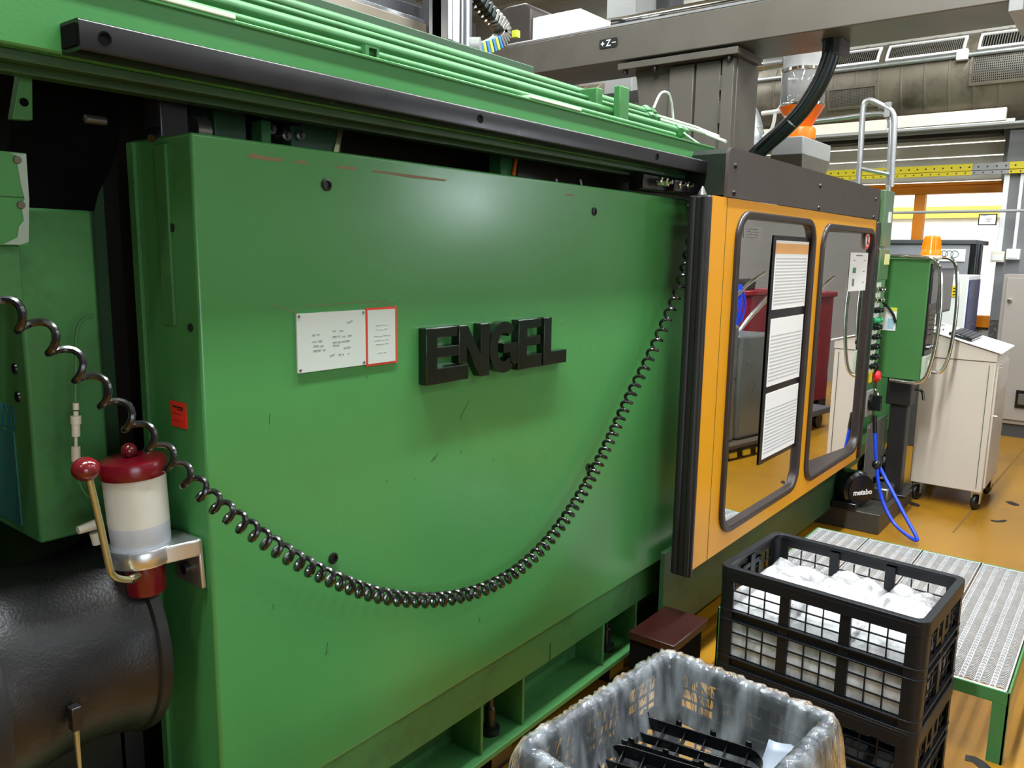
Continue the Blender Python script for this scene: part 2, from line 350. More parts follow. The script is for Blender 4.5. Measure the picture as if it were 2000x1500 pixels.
# room beyond
struct(MB().box(9.5, 14, -1, 8, -0.1, 0).build('floor_beyond', 'walltop', smooth=False))
struct(MB().box(13, 13.2, -1, 8, 0, 5).build('wall_beyond', 'white', smooth=False))
struct(MB().box(12.95, 13.0, -1, 8, 2.17, 2.33).build('trim_3', mat('yellow_wall_band', (246, 226, 90), 0.6), smooth=False))
struct(MB().box(9.5, 14, -1, 8, 4.7, 4.8).build('ceiling_beyond', 'white', smooth=False))
for i, (x, z, col) in enumerate([(10.6, 2.58, 'greysteel2'), (11.2, 2.74, 'walltop'), (12.0, 2.95, 'greysteel2')]):
    tag(MB().box(x, x+0.10, 0, 7.5, z, z+0.07).build('ceiling_beam', col, smooth=False), ['pale grey steel beam nearest behind the window', 'beige steel beam second behind the window', 'grey steel beam farthest behind the window'][i], 'beam')
# ---- round ventilation duct along the right wall
du = thing('ventilation_duct', 'dusty round steel ventilation duct along the right wall', 'duct', (8.72, 1.0, 2.86))
AX = Vector((8.72, 0, 3.25)); RD = 0.385
db = MB(); n = 40
segs = []
y = -2.0
while y < 6.0:
    segs += [(RD, y), (RD, y+0.17), (RD+0.006, y+0.175), (RD+0.006, y+0.19), (RD, y+0.195)]; y += 0.2
db.lathe(segs, (AX.x, 0, AX.z), (0, 1, 0), 48)
db.build('duct_body', 'ductsteel', du)
def ondisc(y, ang, r):   # ang measured from -x towards +z
    return Vector((AX.x - r*math.cos(ang), y, AX.z + r*math.sin(ang)))
def grille(y0, y1, a0, a1, name, slots, vertical=True, frame_mat='white', nn=6):
    g = MB(); r = RD+0.012
    def pt(y, a, rr=r): return ondisc(y, math.radians(a), rr)
    A = [a0+(a1-a0)*k/nn for k in range(nn+1)]
    e = 0.02; ea = 3
    for (ya, yb) in ((y0-e, y0), (y1, y1+e)):
        for k in range(nn):
            g.prism([pt(ya, A[k], r-0.02), pt(yb, A[k], r-0.02), pt(yb, A[k], r+0.01), pt(ya, A[k], r+0.01)], pt(ya, A[k+1])-pt(ya, A[k]))
    for aa in (a0-ea, a1): g.prism([pt(y0-e, aa, r-0.02), pt(y0-e, aa+ea, r-0.02), pt(y0-e, aa+ea, r+0.01), pt(y0-e, aa, r+0.01)], (0, y1-y0+2*e, 0))
    fo = g.build(name, frame_mat, du, smooth=False)
    b = MB()
    for k in range(nn): b.quad(pt(y0, A[k], r-0.006), pt(y1, A[k], r-0.006), pt(y1, A[k+1], r-0.006), pt(y0, A[k+1], r-0.006))
    b.build('grille_back', 'void', fo, smooth=False)
    s = MB()
    for i in range(slots):
        yy = y0+(y1-y0)*(i+0.5)/slots
        for k in range(nn): s.quad(pt(yy-0.004, A[k], r), pt(yy+0.004, A[k], r), pt(yy+0.004, A[k+1], r), pt(yy-0.004, A[k+1], r))
    if not vertical:
        for k in range(nn*2+1):
            a = a0+(a1-a0)*k/(nn*2); s.prism([pt(y0, a-0.5), pt(y1, a-0.5), pt(y1, a+0.5), pt(y0, a+0.5)], (0.001, 0, 0.001))
    s.build('grille_bars', 'greysteel', fo, smooth=False)['kind'] = 'stuff'
grille(0.45, 1.36, 27, 50, 'slotted_grille', 44)
grille(1.50, 2.12, 27, 50, 'slotted_grille', 40)
grille(2.22, 2.9, 27, 50, 'slotted_grille', 36)
grille(0.70, 1.40, -17, 17, 'mesh_grille', 46, False, 'ductsteel')
grille(2.20, 2.62, -32, -8, 'mesh_grille', 30, False, 'ductsteel')
cn = MB().tube([(8.325, -1, 3.375), (8.325, 6, 3.375)], 0.020, 10)
co = cn.build('conduit_pipe', 'galv'); tag(co, 'long grey conduit pipe running across the round duct', 'pipe')
tag(MB().box(8.27, 8.33, 1.44, 1.53, 3.33, 3.42).build('junction_box', 'white', bevel=0.005), 'small white junction box on the duct conduit', 'box')
tag(MB().box(8.27, 8.33, 2.93, 3.02, 3.33, 3.42).build('junction_box', 'white', bevel=0.005), 'small white junction box on the duct conduit beside the hopper', 'box')
# pale panels above and below duct
tag(MB().box(9.0, 9.1, 1.18, 6, 3.70, 3.96).build('wall_panel', 'walltop', bevel=0.004), 'pale horizontal wall panel above the round duct', 'panel')
lp = thing('cable_duct', 'long pale cable duct under the round ventilation duct', 'cable duct', (8.47, 1.2, 2.77))
MB().box(8.44, 8.50, 1.12, 2.02, 2.81, 2.92).build('duct_cover', 'shutter', lp, bevel=0.004)
MB().box(8.44, 8.50, 2.10, 5.5, 2.80, 2.90).build('duct_cover', 'shutter', lp, bevel=0.004)
MB().box(8.42, 8.52, 0.9, 5.5, 2.775, 2.795).build('bottom_lip', 'greysteel2', lp)
sr = MB().tube([(8.9, -1, 2.815), (8.9, 6, 2.815)], 0.02, 10); tag(sr.build('wall_pipe', 'greysteel2'), 'grey horizontal pipe under the pale cable duct', 'pipe')
tag(MB().box(8.98, 9.2, 1.22, 6, 2.77, 2.85).build('steel_lintel', 'voidbrown', smooth=False), 'dark brown steel lintel above the shutter slats', 'lintel')
# yellow perforated busbar rail
yr = thing('conductor_rail', 'yellow perforated conductor rail with a grey joint above the window', 'rail', (8.85, 2, 2.41))
for y0, y1, m in ((1.40, 6.0, 'yellowrail'), (1.10, 1.40, 'greysteel2'), (-0.3, 1.10, 'yellowrail')):
    MB().box(8.83, 8.89, y0, y1, 2.425, 2.49).build('rail_section', m, yr, bevel=0.003)
    MB().box(8.83, 8.86, y0, y1, 2.385, 2.42).build('lower_flange', m, yr, bevel=0.002)
ho = MB()
for i in range(60):
    yy = 0.6+i*0.075; ho.lathe([(0.008, 0), (0.008, 0.002)], (8.83, yy, 2.457), (-1, 0, 0), 8); ho.lathe([(0.007, 0), (0.007, 0.002)], (8.83, yy+0.03, 2.403), (-1, 0, 0), 8)
ho.build('holes', 'blackprint', yr, smooth=False)['kind'] = 'stuff'
tag(MB().tube([(8.7, -3, 2.04), (8.7, 5, 2.04)], 0.014, 8).build('guard_rail_pipe', 'greysteel2'), 'thin pale horizontal pipe crossing in front of the window', 'pipe')
# wall cables and outlets
for i, (px0, px1, py1, wd) in enumerate([(1968, 1951, 491, 0.045), (1996, 1981, 486, 0.028)]):
    a = P(px0, 340, 'x', 8.89); b = P(px1, py1, 'x', 8.89)
    yy = b.y
    t = MB().box(8.872, 8.899, yy-wd/2, yy+wd/2, b.z, 2.385).build('cable_channel', 'white', bevel=0.003)
    tag(t, ['wide white vertical cable channel on the grey wall', 'narrow white vertical cable channel at the wall\'s right'][i], 'cable channel')
    ob = thing('wall_outlet', ['pale yellow outlet box below the wide cable channel', 'white outlet box below the narrow cable channel'][i], 'outlet', (8.87, yy, b.z-0.10))
    MB().box(8.83, 8.899, yy-0.055, yy+0.055, b.z-0.10, b.z).build('housing', 'shutter' if i == 0 else 'white', ob, bevel=0.006)
    MB().box(8.824, 8.831, yy-0.04, yy+0.04, b.z-0.085, b.z-0.035).build('flap', 'white', ob, bevel=0.002)
# framed notice hanging on the pipe
a = P(1912, 418, 'x', 8.66); b = P(1946, 440, 'x', 8.66)
sg = thing('framed_notice', 'small white framed notice hanging on the thin pipe', 'sign', (8.66, (a.y+b.y)/2, b.z))
MB().box(8.655, 8.67, b.y, a.y, b.z, a.z).build('black_frame', 'blackprint', sg)
MB().box(8.650, 8.656, b.y+0.010, a.y-0.010, b.z+0.010, a.z-0.010).build('sheet', 'paper', sg, smooth=False)
lm = MB()
for dz, wv, off in ((0.085, 0.05, 0.03), (0.055, 0.045, -0.01), (0.035, 0.03, -0.01)): lm.box(8.648, 8.6505, (a.y+b.y)/2-wv/2+off, (a.y+b.y)/2+wv/2+off, b.z+dz, b.z+dz+0.006)
lm.build('print', 'print', sg, smooth=False)
# diamond plate kick panel and floor cabinet at the right edge
dp = thing('tread_plate', 'steel tread plate kick panel on the grey wall', 'panel', (8.88, 0.9, 0.72))
MB().box(8.875, 8.899, -0.4, 1.12, 0.70, 1.03).build('plate', 'steel', dp)
lz = MB()
for i in range(26):
    for j in range(6):
        yy = -0.38+i*0.058+(0.029 if j % 2 else 0); zz = 0.73+j*0.052
        sgn = 1 if (i+j) % 2 else -1
        lz.obox((8.873, yy, zz), 0.006, 0.034, 0.010, Matrix.Rotation(math.radians(40*sgn), 3, 'X'))
lz.build('raised_lozenges', 'galv', dp, smooth=False)['kind'] = 'stuff'
gc = thing('grey_steel_cabinet', 'tall grey steel cabinet at the right edge beside the wall outlets', 'cabinet', (8.5, 0.4, 0))
MB().box(8.46, 8.87, -0.25, 1.00, 0.12, 1.47).build('cabinet_body', mat('taupe_cabinet', (164, 156, 148), 0.45, var=0.03), gc, bevel=0.006)
MB().box(8.48, 8.87, -0.23, 0.98, 0.0, 0.12).build('plinth', 'darkgrey', gc)
MB().box(8.445, 8.462, -0.22, 0.97, 0.16, 1.44).build('door', mat('taupe_cabinet_door', (168, 160, 152), 0.45, var=0.03), gc, bevel=0.005)
MB().lathe([(0.018, 0), (0.018, 0.02), (0.012, 0.024)], (8.446, 0.93, 1.24), (-1, 0, 0), 16).build('lock', 'chrome', gc)
MB().box(8.43, 8.446, 0.64, 0.80, 0.28, 0.44).build('handle_recess', 'blackplastic', gc, bevel=0.004)
MB().box(8.424, 8.432, 0.66, 0.78, 0.31, 0.41).build('handle', 'greysteel', gc, bevel=0.004)
# grey partition box with a ring emblem sign
bx = thing('grey_panel_box', 'large grey box with a white ring emblem sign under the window', 'box', (8.5, 1.55, 0))
MB().box(8.30, 9.0, 1.26, 2.25, 0.30, 1.73).build('box_body', 'audigrey', bx, bevel=0.01)
MB().box(8.28, 9.0, 1.22, 2.27, 1.73, 1.77).build('box_lid', 'darkgrey', bx, bevel=0.006)
MB().lathe([(0.055, 0), (0.055, 1.43)], (8.345, 1.235, 0.30), (0, 0, 1), 20).build('corner_post', 'blackplastic', bx)
MB().box(8.32, 9.0, 1.24, 2.25, 0, 0.30).build('box_base', 'darkgrey', bx)
sa = P(1828, 486, 'x', 8.29); sb_ = P(1884, 511, 'x', 8.29)
sp_ = MB().box(8.288, 8.299, sb_.y, sa.y+0.02, sb_.z, sa.z).build('emblem_sign', 'paper', bx, smooth=False)
rg = MB(); 
for k in range(4):
    c0 = Vector((8.286, sb_.y+0.215-k*0.043, (sa.z+sb_.z)/2+0.01)); rr = 0.031
    rg.tube([c0+Vector((0, rr*math.cos(2*math.pi*i/24), rr*math.sin(2*math.pi*i/24))) for i in range(24)], 0.0028, 6, closed=True)
rg.build('four_rings', 'print', sp_)
# white cabinet with blue glass door
wc = thing('white_cabinet', 'white cabinet with dark blue glass door and yellow label', 'cabinet', (7.6, 1.25, 0.6))
a = P(1836, 538, 'x', 7.5); b = P(1881, 655, 'x', 7.5); c2 = P(1909, 541, 'y', b.y)
X1 = 8.05
MB().box(7.5, X1, 1.13, 1.42, 0.62, 1.465).build('cabinet_body', 'white', wc, bevel=0.006)
MB().box(7.52, X1-0.02, 1.118, 1.131, 0.66, 1.43).build('glass_door', 'darkblue', wc, bevel=0.004)
MB().box(7.72, 7.80, 1.104, 1.119, 1.05, 1.065).build('door_handle', 'chrome', wc)
MB().box(7.492, 7.501, 1.19, 1.36, 1.29, 1.38).build('yellow_label', 'tape', wc, smooth=False)
pr = MB()
for i in range(4): 
    for j in range(3): pr.box(7.489, 7.4925, 1.215+i*0.033, 1.235+i*0.033, 1.305+j*0.025, 1.313+j*0.025)
pr.build('print', 'blackprint', wc, smooth=False)
for z in (0.86, 1.04): MB().box(7.494, 7.501, 1.28, 1.415, z, z+0.006).build('drawer_gap', 'greysteel2', wc, smooth=False)
MB().box(7.45, 8.1, 1.04, 1.50, 0, 0.60).build('dark_stand', 'darkgrey', wc, bevel=0.006)
MB().box(7.43, 8.12, 1.02, 1.52, 0.60, 0.62).build('stand_top', 'greysteel', wc, bevel=0.003)
# ================================================================== MACHINE
M = thing('injection_moulding_machine', 'long green injection moulding machine with a tall flat guard panel', 'machine', (1.9, 1.9, 0.0))
MB().box(0.82, 3.05, 1.38, 1.60, 0.409, 1.805).build('side_panel', 'green', M, bevel=0.006, seg=3)
sp1 = MB(); sp1.box(0.814, 0.821, 1.46, 1.50, 1.45, 1.79); sp1.box(0.812, 0.821, 1.575, 1.60, 0.41, 1.80)
sp1.build('edge_strip', 'green2', M, bevel=0.002)
for q in [(637, 361), (1160, 413), (650, 1090), (1148, 912)]:
    p = P(*q, 'y', 1.38)
    b = MB().lathe([(0.013, 0), (0.013, 0.004), (0.009, 0.005), (0.009, 0.001), (0.001, 0.001)], (p.x, 1.3805, p.z), (0, -1, 0), 16).build('socket_bolt', 'blacksteel', M)
for q in [(373, 640), (337, 445)]:
    p = P(*q, 'x', 0.82)
    MB().lathe([(0.008, 0), (0.008, 0.003)], (0.8205, p.y, p.z), (-1, 0, 0), 12).build('socket_bolt', 'blacksteel', M)
# worn primer along the top edge, scratches
ch = MB()
def chip(pts):
    MB().prism([P(x, y, 'y', 1.3797) for x, y in pts], (0, -0.0004, 0)).build('paint_chip', 'chip', M, smooth=False)
chip([(482, 303), (492, 299), (515, 305), (553, 310), (554, 316), (520, 313), (486, 308)])
chip([(570, 316), (590, 313), (602, 317), (598, 320), (575, 319)])
chip([(655, 323), (690, 326), (702, 330), (690, 332), (660, 328)])
chip([(726, 332), (770, 337), (830, 345), (872, 351), (868, 354), (800, 347), (730, 336)])
chip([(1104, 379), (1120, 379), (1121, 383), (1105, 382)])
sc = MB()
def scr(x0, y0, x1, y1, wpx=1.6):
    a, b = Vector((x0, y0)), Vector((x1, y1)); d = (b-a).normalized(); nn = Vector((-d.y, d.x))*wpx/2
    sc.prism([P(*q, 'y', 1.3797) for q in (a+nn*0.4, b+nn*0.2, b-nn*0.2, a-nn, )], (0, -0.0003, 0))
for s in [(898, 818, 918, 780), (842, 902, 857, 882), (848, 898, 853, 890), (527, 808, 526, 830), (962, 902, 966, 895), (640, 1255, 636, 1282), (636, 1275, 643, 1270),
          (755, 937, 757, 941), (716, 735, 718, 739), (900, 880, 901, 886), (1066, 889, 1064, 892), (533, 1180, 534, 1190), (935, 1205, 938, 1215), (810, 935, 812, 938)]: scr(*s)
sc.build('scuff_marks', 'scuff', M, smooth=False)['kind'] = 'stuff'
tr_ = MB()
for s in [(530, 595, 582, 612), (740, 588, 770, 600), (590, 598, 740, 588)]:
    a, b = Vector(s[:2]), Vector(s[2:]); d = (b-a).normalized(); nn = Vector((-d.y, d.x))*0.7
    tr_.prism([P(*q, 'y', 1.3797) for q in (a+nn, b+nn, b-nn, a-nn)], (0, -0.0003, 0))
tr_.build('pencil_trace', 'chip', M, smooth=False)
# upper beam
ub = MB(); ub.box(-0.9, 2.99, 1.36, 1.475, 1.892, 2.009)
ub.build('upper_beam', 'green', M, bevel=0.004)
MB().box(-0.9, 2.99, 1.354, 1.362, 2.002, 2.009).build('beam_shade_lip', 'green', M, bevel=0.002)  # lip added to shade the beam front from the steep lamps
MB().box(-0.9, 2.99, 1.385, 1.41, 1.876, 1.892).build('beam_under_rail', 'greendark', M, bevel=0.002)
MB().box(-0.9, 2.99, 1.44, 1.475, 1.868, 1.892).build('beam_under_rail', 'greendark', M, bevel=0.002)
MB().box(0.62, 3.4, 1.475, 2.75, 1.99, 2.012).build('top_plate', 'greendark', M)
for x0, x1 in ((0.3, 0.905), (1.80, 2.05)):
    MB().box(x0, x1, 1.353, 1.40, 2.009, 2.018).build('pale_strip', 'palegreen', M, bevel=0.002)
# cover rail (black C section) with holes
cr = MB()
prof = rrect(1.298, 1.36, 1.891, 1.937, [0.003, 0.002, 0.002, 0.005], 4)
cr.prism([Vector((0.599, u, v)) for u, v in prof], (2.33, 0, 0))
rail = cr.build('cover_rail', 'blacksteel', M, bevel=0.0)
for q in [(205, 75), (938, 232), (1284, 306)]:
    p = P(*q, 'y', 1.298)
    MB().lathe([(0.0105, 0), (0.0105, 0.0012), (0.008, 0.0012), (0.008, 0.0002)], (p.x, 1.2981, p.z), (0, -1, 0), 18).build('rail_hole', 'void', rail)
MB().box(0.5955, 0.600, 1.305, 1.352, 1.898, 1.930).build('rail_end', 'void', rail, smooth=False)
# pipes on top
pipes = [(1.435, 2.055, 0.016, -0.9, 2.80), (1.50, 2.098, 0.0095, -0.9, 2.72), (1.55, 2.126, 0.017, -0.9, 2.76), (1.395, 2.024, 0.010, -0.9, 2.72)]
for y, z, r, x0, x1 in pipes:
    MB().tube([(x0, y, z), (x1, y, z)], r, 14).build('hydraulic_pipe', 'green2', M)
for y, z, x0, x1 in [(1.50, 2.098, 2.72, 3.16), (1.55, 2.126, 2.76, 3.20)]:
    MB().tube(bezier([(x0, y, z), (x1, y, z), (x1+0.03, y-0.02, z-0.01), (x1-0.02, y-0.12, z-0.05)], 6), 0.0065, 10).build('thin_pipe', 'palegreen', M)
for x, y, z, r in [(2.79, 1.55, 2.126, 0.026), (2.83, 1.435, 2.055, 0.026), (2.74, 1.50, 2.098, 0.018)]:
    MB().lathe([(r*0.8, 0), (r, 0.006), (r, 0.03), (r*0.7, 0.034), (r*0.7, 0.05), (r*0.9, 0.052), (r*0.9, 0.075)], (x-0.03, y, z), (1, 0, 0), 6).build('pipe_fitting', 'green2', M)
MB().box(-0.9, 2.13, 1.59, 1.66, 2.10, 2.178).build('cable_tray', 'greendark', M, bevel=0.003)
MB().box(2.335, 2.395, 1.395, 1.42, 2.012, 2.135).build('pipe_clamp', 'green2', M, bevel=0.004)
MB().box(2.335, 2.395, 1.42, 1.60, 2.012, 2.02).build('pipe_clamp', 'green2', M)
MB().box(2.30, 2.335, 1.46, 1.60, 2.012, 2.13).build('pipe_clamp', 'green2', M, bevel=0.004)
MB().box(2.352, 2.380, 1.392, 1.396, 2.020, 2.034).build('clamp_mark', 'void', M)
sk = MB(); sk.ring(xz([(1.235, 2.011), (1.275, 2.011), (1.275, 2.036), (1.235, 2.036)], 1.375), xz([(1.245, 2.015), (1.268, 2.015), (1.268, 2.032), (1.245, 2.032)], 1.375), (0, 0.03, 0))
sk.build('square_clip', 'green2', M)
MB().tube(bezier([(2.79, 1.52, 2.14), (2.84, 1.52, 2.20), (2.92, 1.53, 2.215), (2.99, 1.55, 2.19), (3.03, 1.56, 2.13)], 8), 0.0045, 8).build('white_cable', 'white', M)
MB().tube(bezier([(2.83, 1.43, 2.06), (2.88, 1.40, 2.03), (2.93, 1.39, 2.015)], 6), 0.003, 6).build('white_cable', 'white', M)
# base frame: band, web, flange, ribs, levelling screws
MB().box(0.2, 3.4, 1.41, 1.55, 0.265, 0.412).build('base_band', 'green2', M, bevel=0.004)
MB().box(0.2, 3.4, 1.53, 1.56, 0.10, 0.27).build('base_web', 'green2', M)
MB().box(0.2, 3.4, 1.395, 1.60, 0.082, 0.102).build('base_flange', 'green2', M, bevel=0.003)
for x in (0.50, 0.70, 1.01, 1.215, 1.70, 1.905, 2.39, 2.63, 3.08):
    MB().box(x-0.012, x, 1.413, 1.53, 0.102, 0.265).build('rib', 'green2', M, bevel=0.002)
for x in (0.6, 1.11, 1.80, 2.50):
    lv = MB().lathe([(0.032, 0), (0.032, 0.02), (0.018, 0.025), (0.018, 0.085), (0.012, 0.09), (0.012, 0.12)], (x, 1.47, 0.102), (0, 0, 1), 12).build('levelling_screw', 'blacksteel', M)
    MB().box(x-0.05, x+0.05, 1.42, 1.52, 0.0, 0.082).build('levelling_foot', 'blacksteel', lv)
MB().box(2.035, 2.038, 1.4085, 1.411, 0.268, 0.33).build('weld_seam', 'scuff', M, smooth=False)
# things seen in the slot above the panel
MB().box(0.95, 3.3, 1.92, 2.72, 0.1, 1.985).build('dark_core', 'voidbrown', M)
MB().box(1.02, 1.10, 1.62, 1.72, 1.72, 1.94).build('inner_block', 'greendark', M, bevel=0.004)
MB().box(1.22, 1.37, 1.62, 1.66, 1.70, 1.94).build('inner_plate', 'greendark', M, bevel=0.003)
MB().prism([(1.37, 1.615, 1.93), (1.385, 1.615, 1.93), (1.345, 1.615, 1.80), (1.33, 1.615, 1.80)], (0, 0.02, 0)).build('inner_plate_edge', 'brasszinc', M)
MB().box(1.13, 1.24, 1.60, 1.66, 1.885, 1.915).build('valve_bracket', 'blacksteel', M, bevel=0.004)
for x, z in ((1.16, 1.87), (1.24, 1.865), (1.20, 1.86)):
    MB().lathe([(0.012, 0), (0.012, 0.03), (0.006, 0.032), (0.006, 0.04)], (x, 1.64, z), (0, -1, 0), 12).build('valve_bolt', 'steel', M)
MB().box(1.125, 1.15, 1.60, 1.64, 1.80, 1.885).build('valve_arm', 'green2', M, bevel=0.002)
MB().box(2.02, 2.10, 1.63, 1.68, 1.70, 1.93).build('inner_post', 'green2', M, bevel=0.003)
MB().tube([(2.09, 1.62, 1.925), (2.07, 1.62, 1.84)], 0.006, 8).build('copper_pipe', 'orange', M)
MB().box(2.12, 3.3, 1.64, 1.66, 1.84, 1.99).build('brown_guide_plate', 'voidbrown', M)
gu = MB()
for x, z in ((2.32, 1.85), (2.47, 1.86)): gu.tube([(x, 1.628, z), (x+0.012, 1.628, z-0.03), (x+0.004, 1.628, z-0.055)], 0.004, 6)
gu.build('loose_cable_tie', 'white', M)
# roller and bracket hanging under the beam at the left
MB().box(0.83, 0.89, 1.50, 1.56, 1.78, 1.90).build('roller_bracket', 'blacksteel', M, bevel=0.004)
MB().lathe([(0.03, 0), (0.03, 0.03)], (0.91, 1.53, 1.83), (1, 0, 0), 18).build('guide_roller', 'steel', M)
MB().lathe([(0.010, 0), (0.014, 0.012), (0.008, 0.035)], (0.835, 1.52, 1.82), (-0.6, -0.5, -0.5), 12).build('sensor_head', 'blacksteel', M)
MB().lathe([(0.006, 0), (0.009, 0.002), (0.009, 0.04)], (0.745, 1.62, 1.838), (1, 0, 0), 10).build('pin', 'steel', M)
# rollers and switch at the end of the cover rail, above the door
MB().box(2.45, 2.62, 1.36, 1.42, 1.815, 1.87).build('switch_block', 'blacksteel', M, bevel=0.006)
MB().box(2.62, 3.0, 1.33, 1.40, 1.815, 1.86).build('switch_rail', 'blacksteel', M, bevel=0.006)
for x in (2.52, 2.56, 2.66, 2.72):
    MB().lathe([(0.012, 0), (0.014, 0.004), (0.014, 0.018), (0.007, 0.02), (0.007, 0.035)], (x, 1.345, 1.845), (0, -1, 0), 12).build('switch_roller', 'chrome', M)
MB().lathe([(0.018, 0), (0.012, 0.012), (0.004, 0.03)], (2.735, 1.28, 1.812), (0, 0, 1), 12).build('door_stop', 'steel', M)
# mould bay behind the door
MB().box(3.05, 4.9, 2.1, 2.72, 0.1, 1.985).build('mould_bay_back', 'void', M)
MB().box(3.40, 3.75, 1.55, 2.1, 0.35, 1.60).build('moving_platen', 'voidbrown', M, bevel=0.01)
MB().box(4.45, 4.85, 1.45, 2.1, 0.35, 1.70).build('fixed_platen', 'voidbrown', M, bevel=0.01)
MB().lathe([(0.05, 0), (0.05, 0.75)], (3.73, 1.66, 1.30), (1, 0, 0), 20).build('tie_bar', 'steel', M)
MB().lathe([(0.05, 0), (0.05, 0.75)], (3.73, 1.66, 0.62), (1, 0, 0), 20).build('tie_bar', 'steel', M)
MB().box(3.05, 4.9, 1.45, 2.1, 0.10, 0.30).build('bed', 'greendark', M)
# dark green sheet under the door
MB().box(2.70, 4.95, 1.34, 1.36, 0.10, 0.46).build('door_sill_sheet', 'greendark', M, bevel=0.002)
MB().box(2.42, 2.70, 1.15, 1.33, 0.22, 0.25).build('oily_tray', mat('oily_red_brown_tray', (46, 18, 15), 0.3, var=0.3), M, bevel=0.003)
MB().box(2.43, 2.69, 1.17, 1.33, 0.0, 0.22).build('tray_base', 'void', M)
# injection side cover behind the control pillar
MB().box(5.46, 8.0, 1.62, 2.72, 0.12, 1.45).build('injection_side_cover', 'green2', M, bevel=0.008)
MB().box(4.86, 5.71, 1.06, 1.62, 0.0, 0.12).build('side_base', 'basegrey', M, bevel=0.004)
MB().box(4.96, 8.0, 1.62, 2.72, 0.0, 0.12).build('side_base', 'greendark', M, bevel=0.004)

# ---- brown header panel above the door (fixed sheet) belongs to the machine
hd = MB(); hd.prism(xz([(2.80, 1.808), (4.885, 1.808), (4.885, 1.973), (2.83, 1.982), (2.81, 1.975), (2.80, 1.96)], 1.215), (0, 0.012, 0))
hp = hd.build('header_panel', 'brown', M)
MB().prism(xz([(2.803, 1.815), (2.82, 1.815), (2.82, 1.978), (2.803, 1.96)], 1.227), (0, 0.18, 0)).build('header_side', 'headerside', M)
MB().box(2.82, 4.885, 1.227, 1.45, 1.962, 1.974).build('header_top', 'brown', M)
for q in [(1436, 324), (1433, 377), (1602, 363), (1599, 406), (1710, 389), (1706, 425)]:
    p = P(*q, 'y', 1.215)
    MB().lathe([(0.011, 0), (0.010, 0.005), (0.006, 0.008)], (p.x, 1.2155, min(max(p.z, 1.82), 1.965)), (0, -1, 0), 12).build('header_bolt', 'blacksteel', hp)

# ================================================================== SIGN LETTERS
sgn = thing('name_sign', 'raised black letters ENGEL on the green guard panel', 'sign', (1.385, 1.38, 1.275))
YS = 1.352
def ux(px): return P(px, 690, 'y', YS).x
z0, z1 = 1.268, 1.409
ZT = P(833, 642, 'y', YS).z; ZB = P(835, 754, 'y', YS).z
H = ZT-ZB
def lz_(f): return ZT-H*f
def letter(polys, name='letter'):
    mb = MB()
    for p in polys: mb.prism(xz([(ux(a), lz_(b)) for a, b in p], YS), (0, 0.0275, 0))
    return mb.build(name, 'letter', sgn, bevel=0.0025)
def efig(xa, xs, xt, xm, xb):
    return [[(xa, 0), (xt, 0), (xt, .185), (xs, .185), (xs, .345), (xm, .345), (xm, .54), (xs, .54), (xs, .72), (xb, .72), (xb, 1.0), (xa, 1.0)]]
letter(efig(833, 855, 894, 897, 916))
letter([[(897, 0), (914, 0), (939, .56), (939, 0), (957, 0), (957, 1.0), (940, 1.0), (913, .42), (913, .70), (897, .70)]])
# G as an arc with a bar
gm = MB(); cu, cvf = 985, .5
outer, inner = [], []
for k in range(25):
    a = math.radians(46+(312-46)*k/24)
    ru, rv = 28, .5
    outer.append((cu+ru*math.cos(a), cvf-rv*math.sin(a))); inner.append((cu+13*math.cos(a), cvf-.29*math.sin(a)))
for k in range(24):
    gm.prism(xz([(ux(q[0]), lz_(q[1])) for q in (outer[k], outer[k+1], inner[k+1], inner[k])], YS), (0, 0.0275, 0))
gm.prism(xz([(ux(q[0]), lz_(q[1])) for q in ((984, .43), (1011.5, .43), (1011.5, .84), (1003, .90), (997, .80), (997, .61), (984, .61))], YS), (0, 0.0275, 0))
gm.build('letter', 'letter', sgn)
letter(efig(1013, 1030, 1057, 1056, 1059))
letter([[(1062.5, 0), (1077, 0), (1077, .72), (1107, .72), (1107, 1.0), (1062.5, 1.0)]])
# ================================================================== SHEETS ON THE PANEL
def sheet(name, label, x0, x1, zlo, zhi, y, m='paper2', th=0.003, cat='sheet'):
    t = thing(name, label, cat, ((x0+x1)/2, y, zlo))
    MB().box(x0, x1, y-th, y, zlo, zhi).build('board', m, t, smooth=False)
    return t
t = sheet('notice_board', 'wide white landscape sheet screwed to the green panel', 1.036, 1.224, 1.342, 1.467, 1.3795, th=0.004)
l = MB()
def scrib(mb, x0, x1, z, y, h=0.002):
    n_ = max(2, int((x1-x0)/0.012)); 
    for i in range(n_):
        xa = x0+(x1-x0)*i/n_; xb = xa+(x1-x0)/n_*random.uniform(.5, .95); zz = z+random.uniform(-.001, .001)
        mb.box(xa, xb, y-0.0006, y, zz, zz+h*random.uniform(.4, 1))
for x0, x1, z in [(1.075, 1.10, 1.42), (1.13, 1.165, 1.425), (1.075, 1.107, 1.405), (1.13, 1.185, 1.412), (1.078, 1.112, 1.396), (1.13, 1.18, 1.40), (1.077, 1.115, 1.386), (1.13, 1.148, 1.393), (1.16, 1.18, 1.385), (1.122, 1.135, 1.372), (1.145, 1.165, 1.372), (1.172, 1.176, 1.372), (1.17, 1.188, 1.442)]:
    scrib(l, x0, x1, z, 1.3755)
l.build('print', 'print', t, smooth=False)['kind'] = 'stuff'
for x, z in ((1.042, 1.461), (1.042, 1.348), (1.218, 1.461), (1.218, 1.348)): MB().lathe([(0.0035, 0), (0.003, 0.0015)], (x, 1.3755, z), (0, -1, 0), 10).build('screw', 'steel', t)
t = sheet('bordered_sheet', 'narrow white sheet with red border beside the wide one', 1.2265, 1.322, 1.337, 1.470, 1.3795, 'redline', th=0.003)
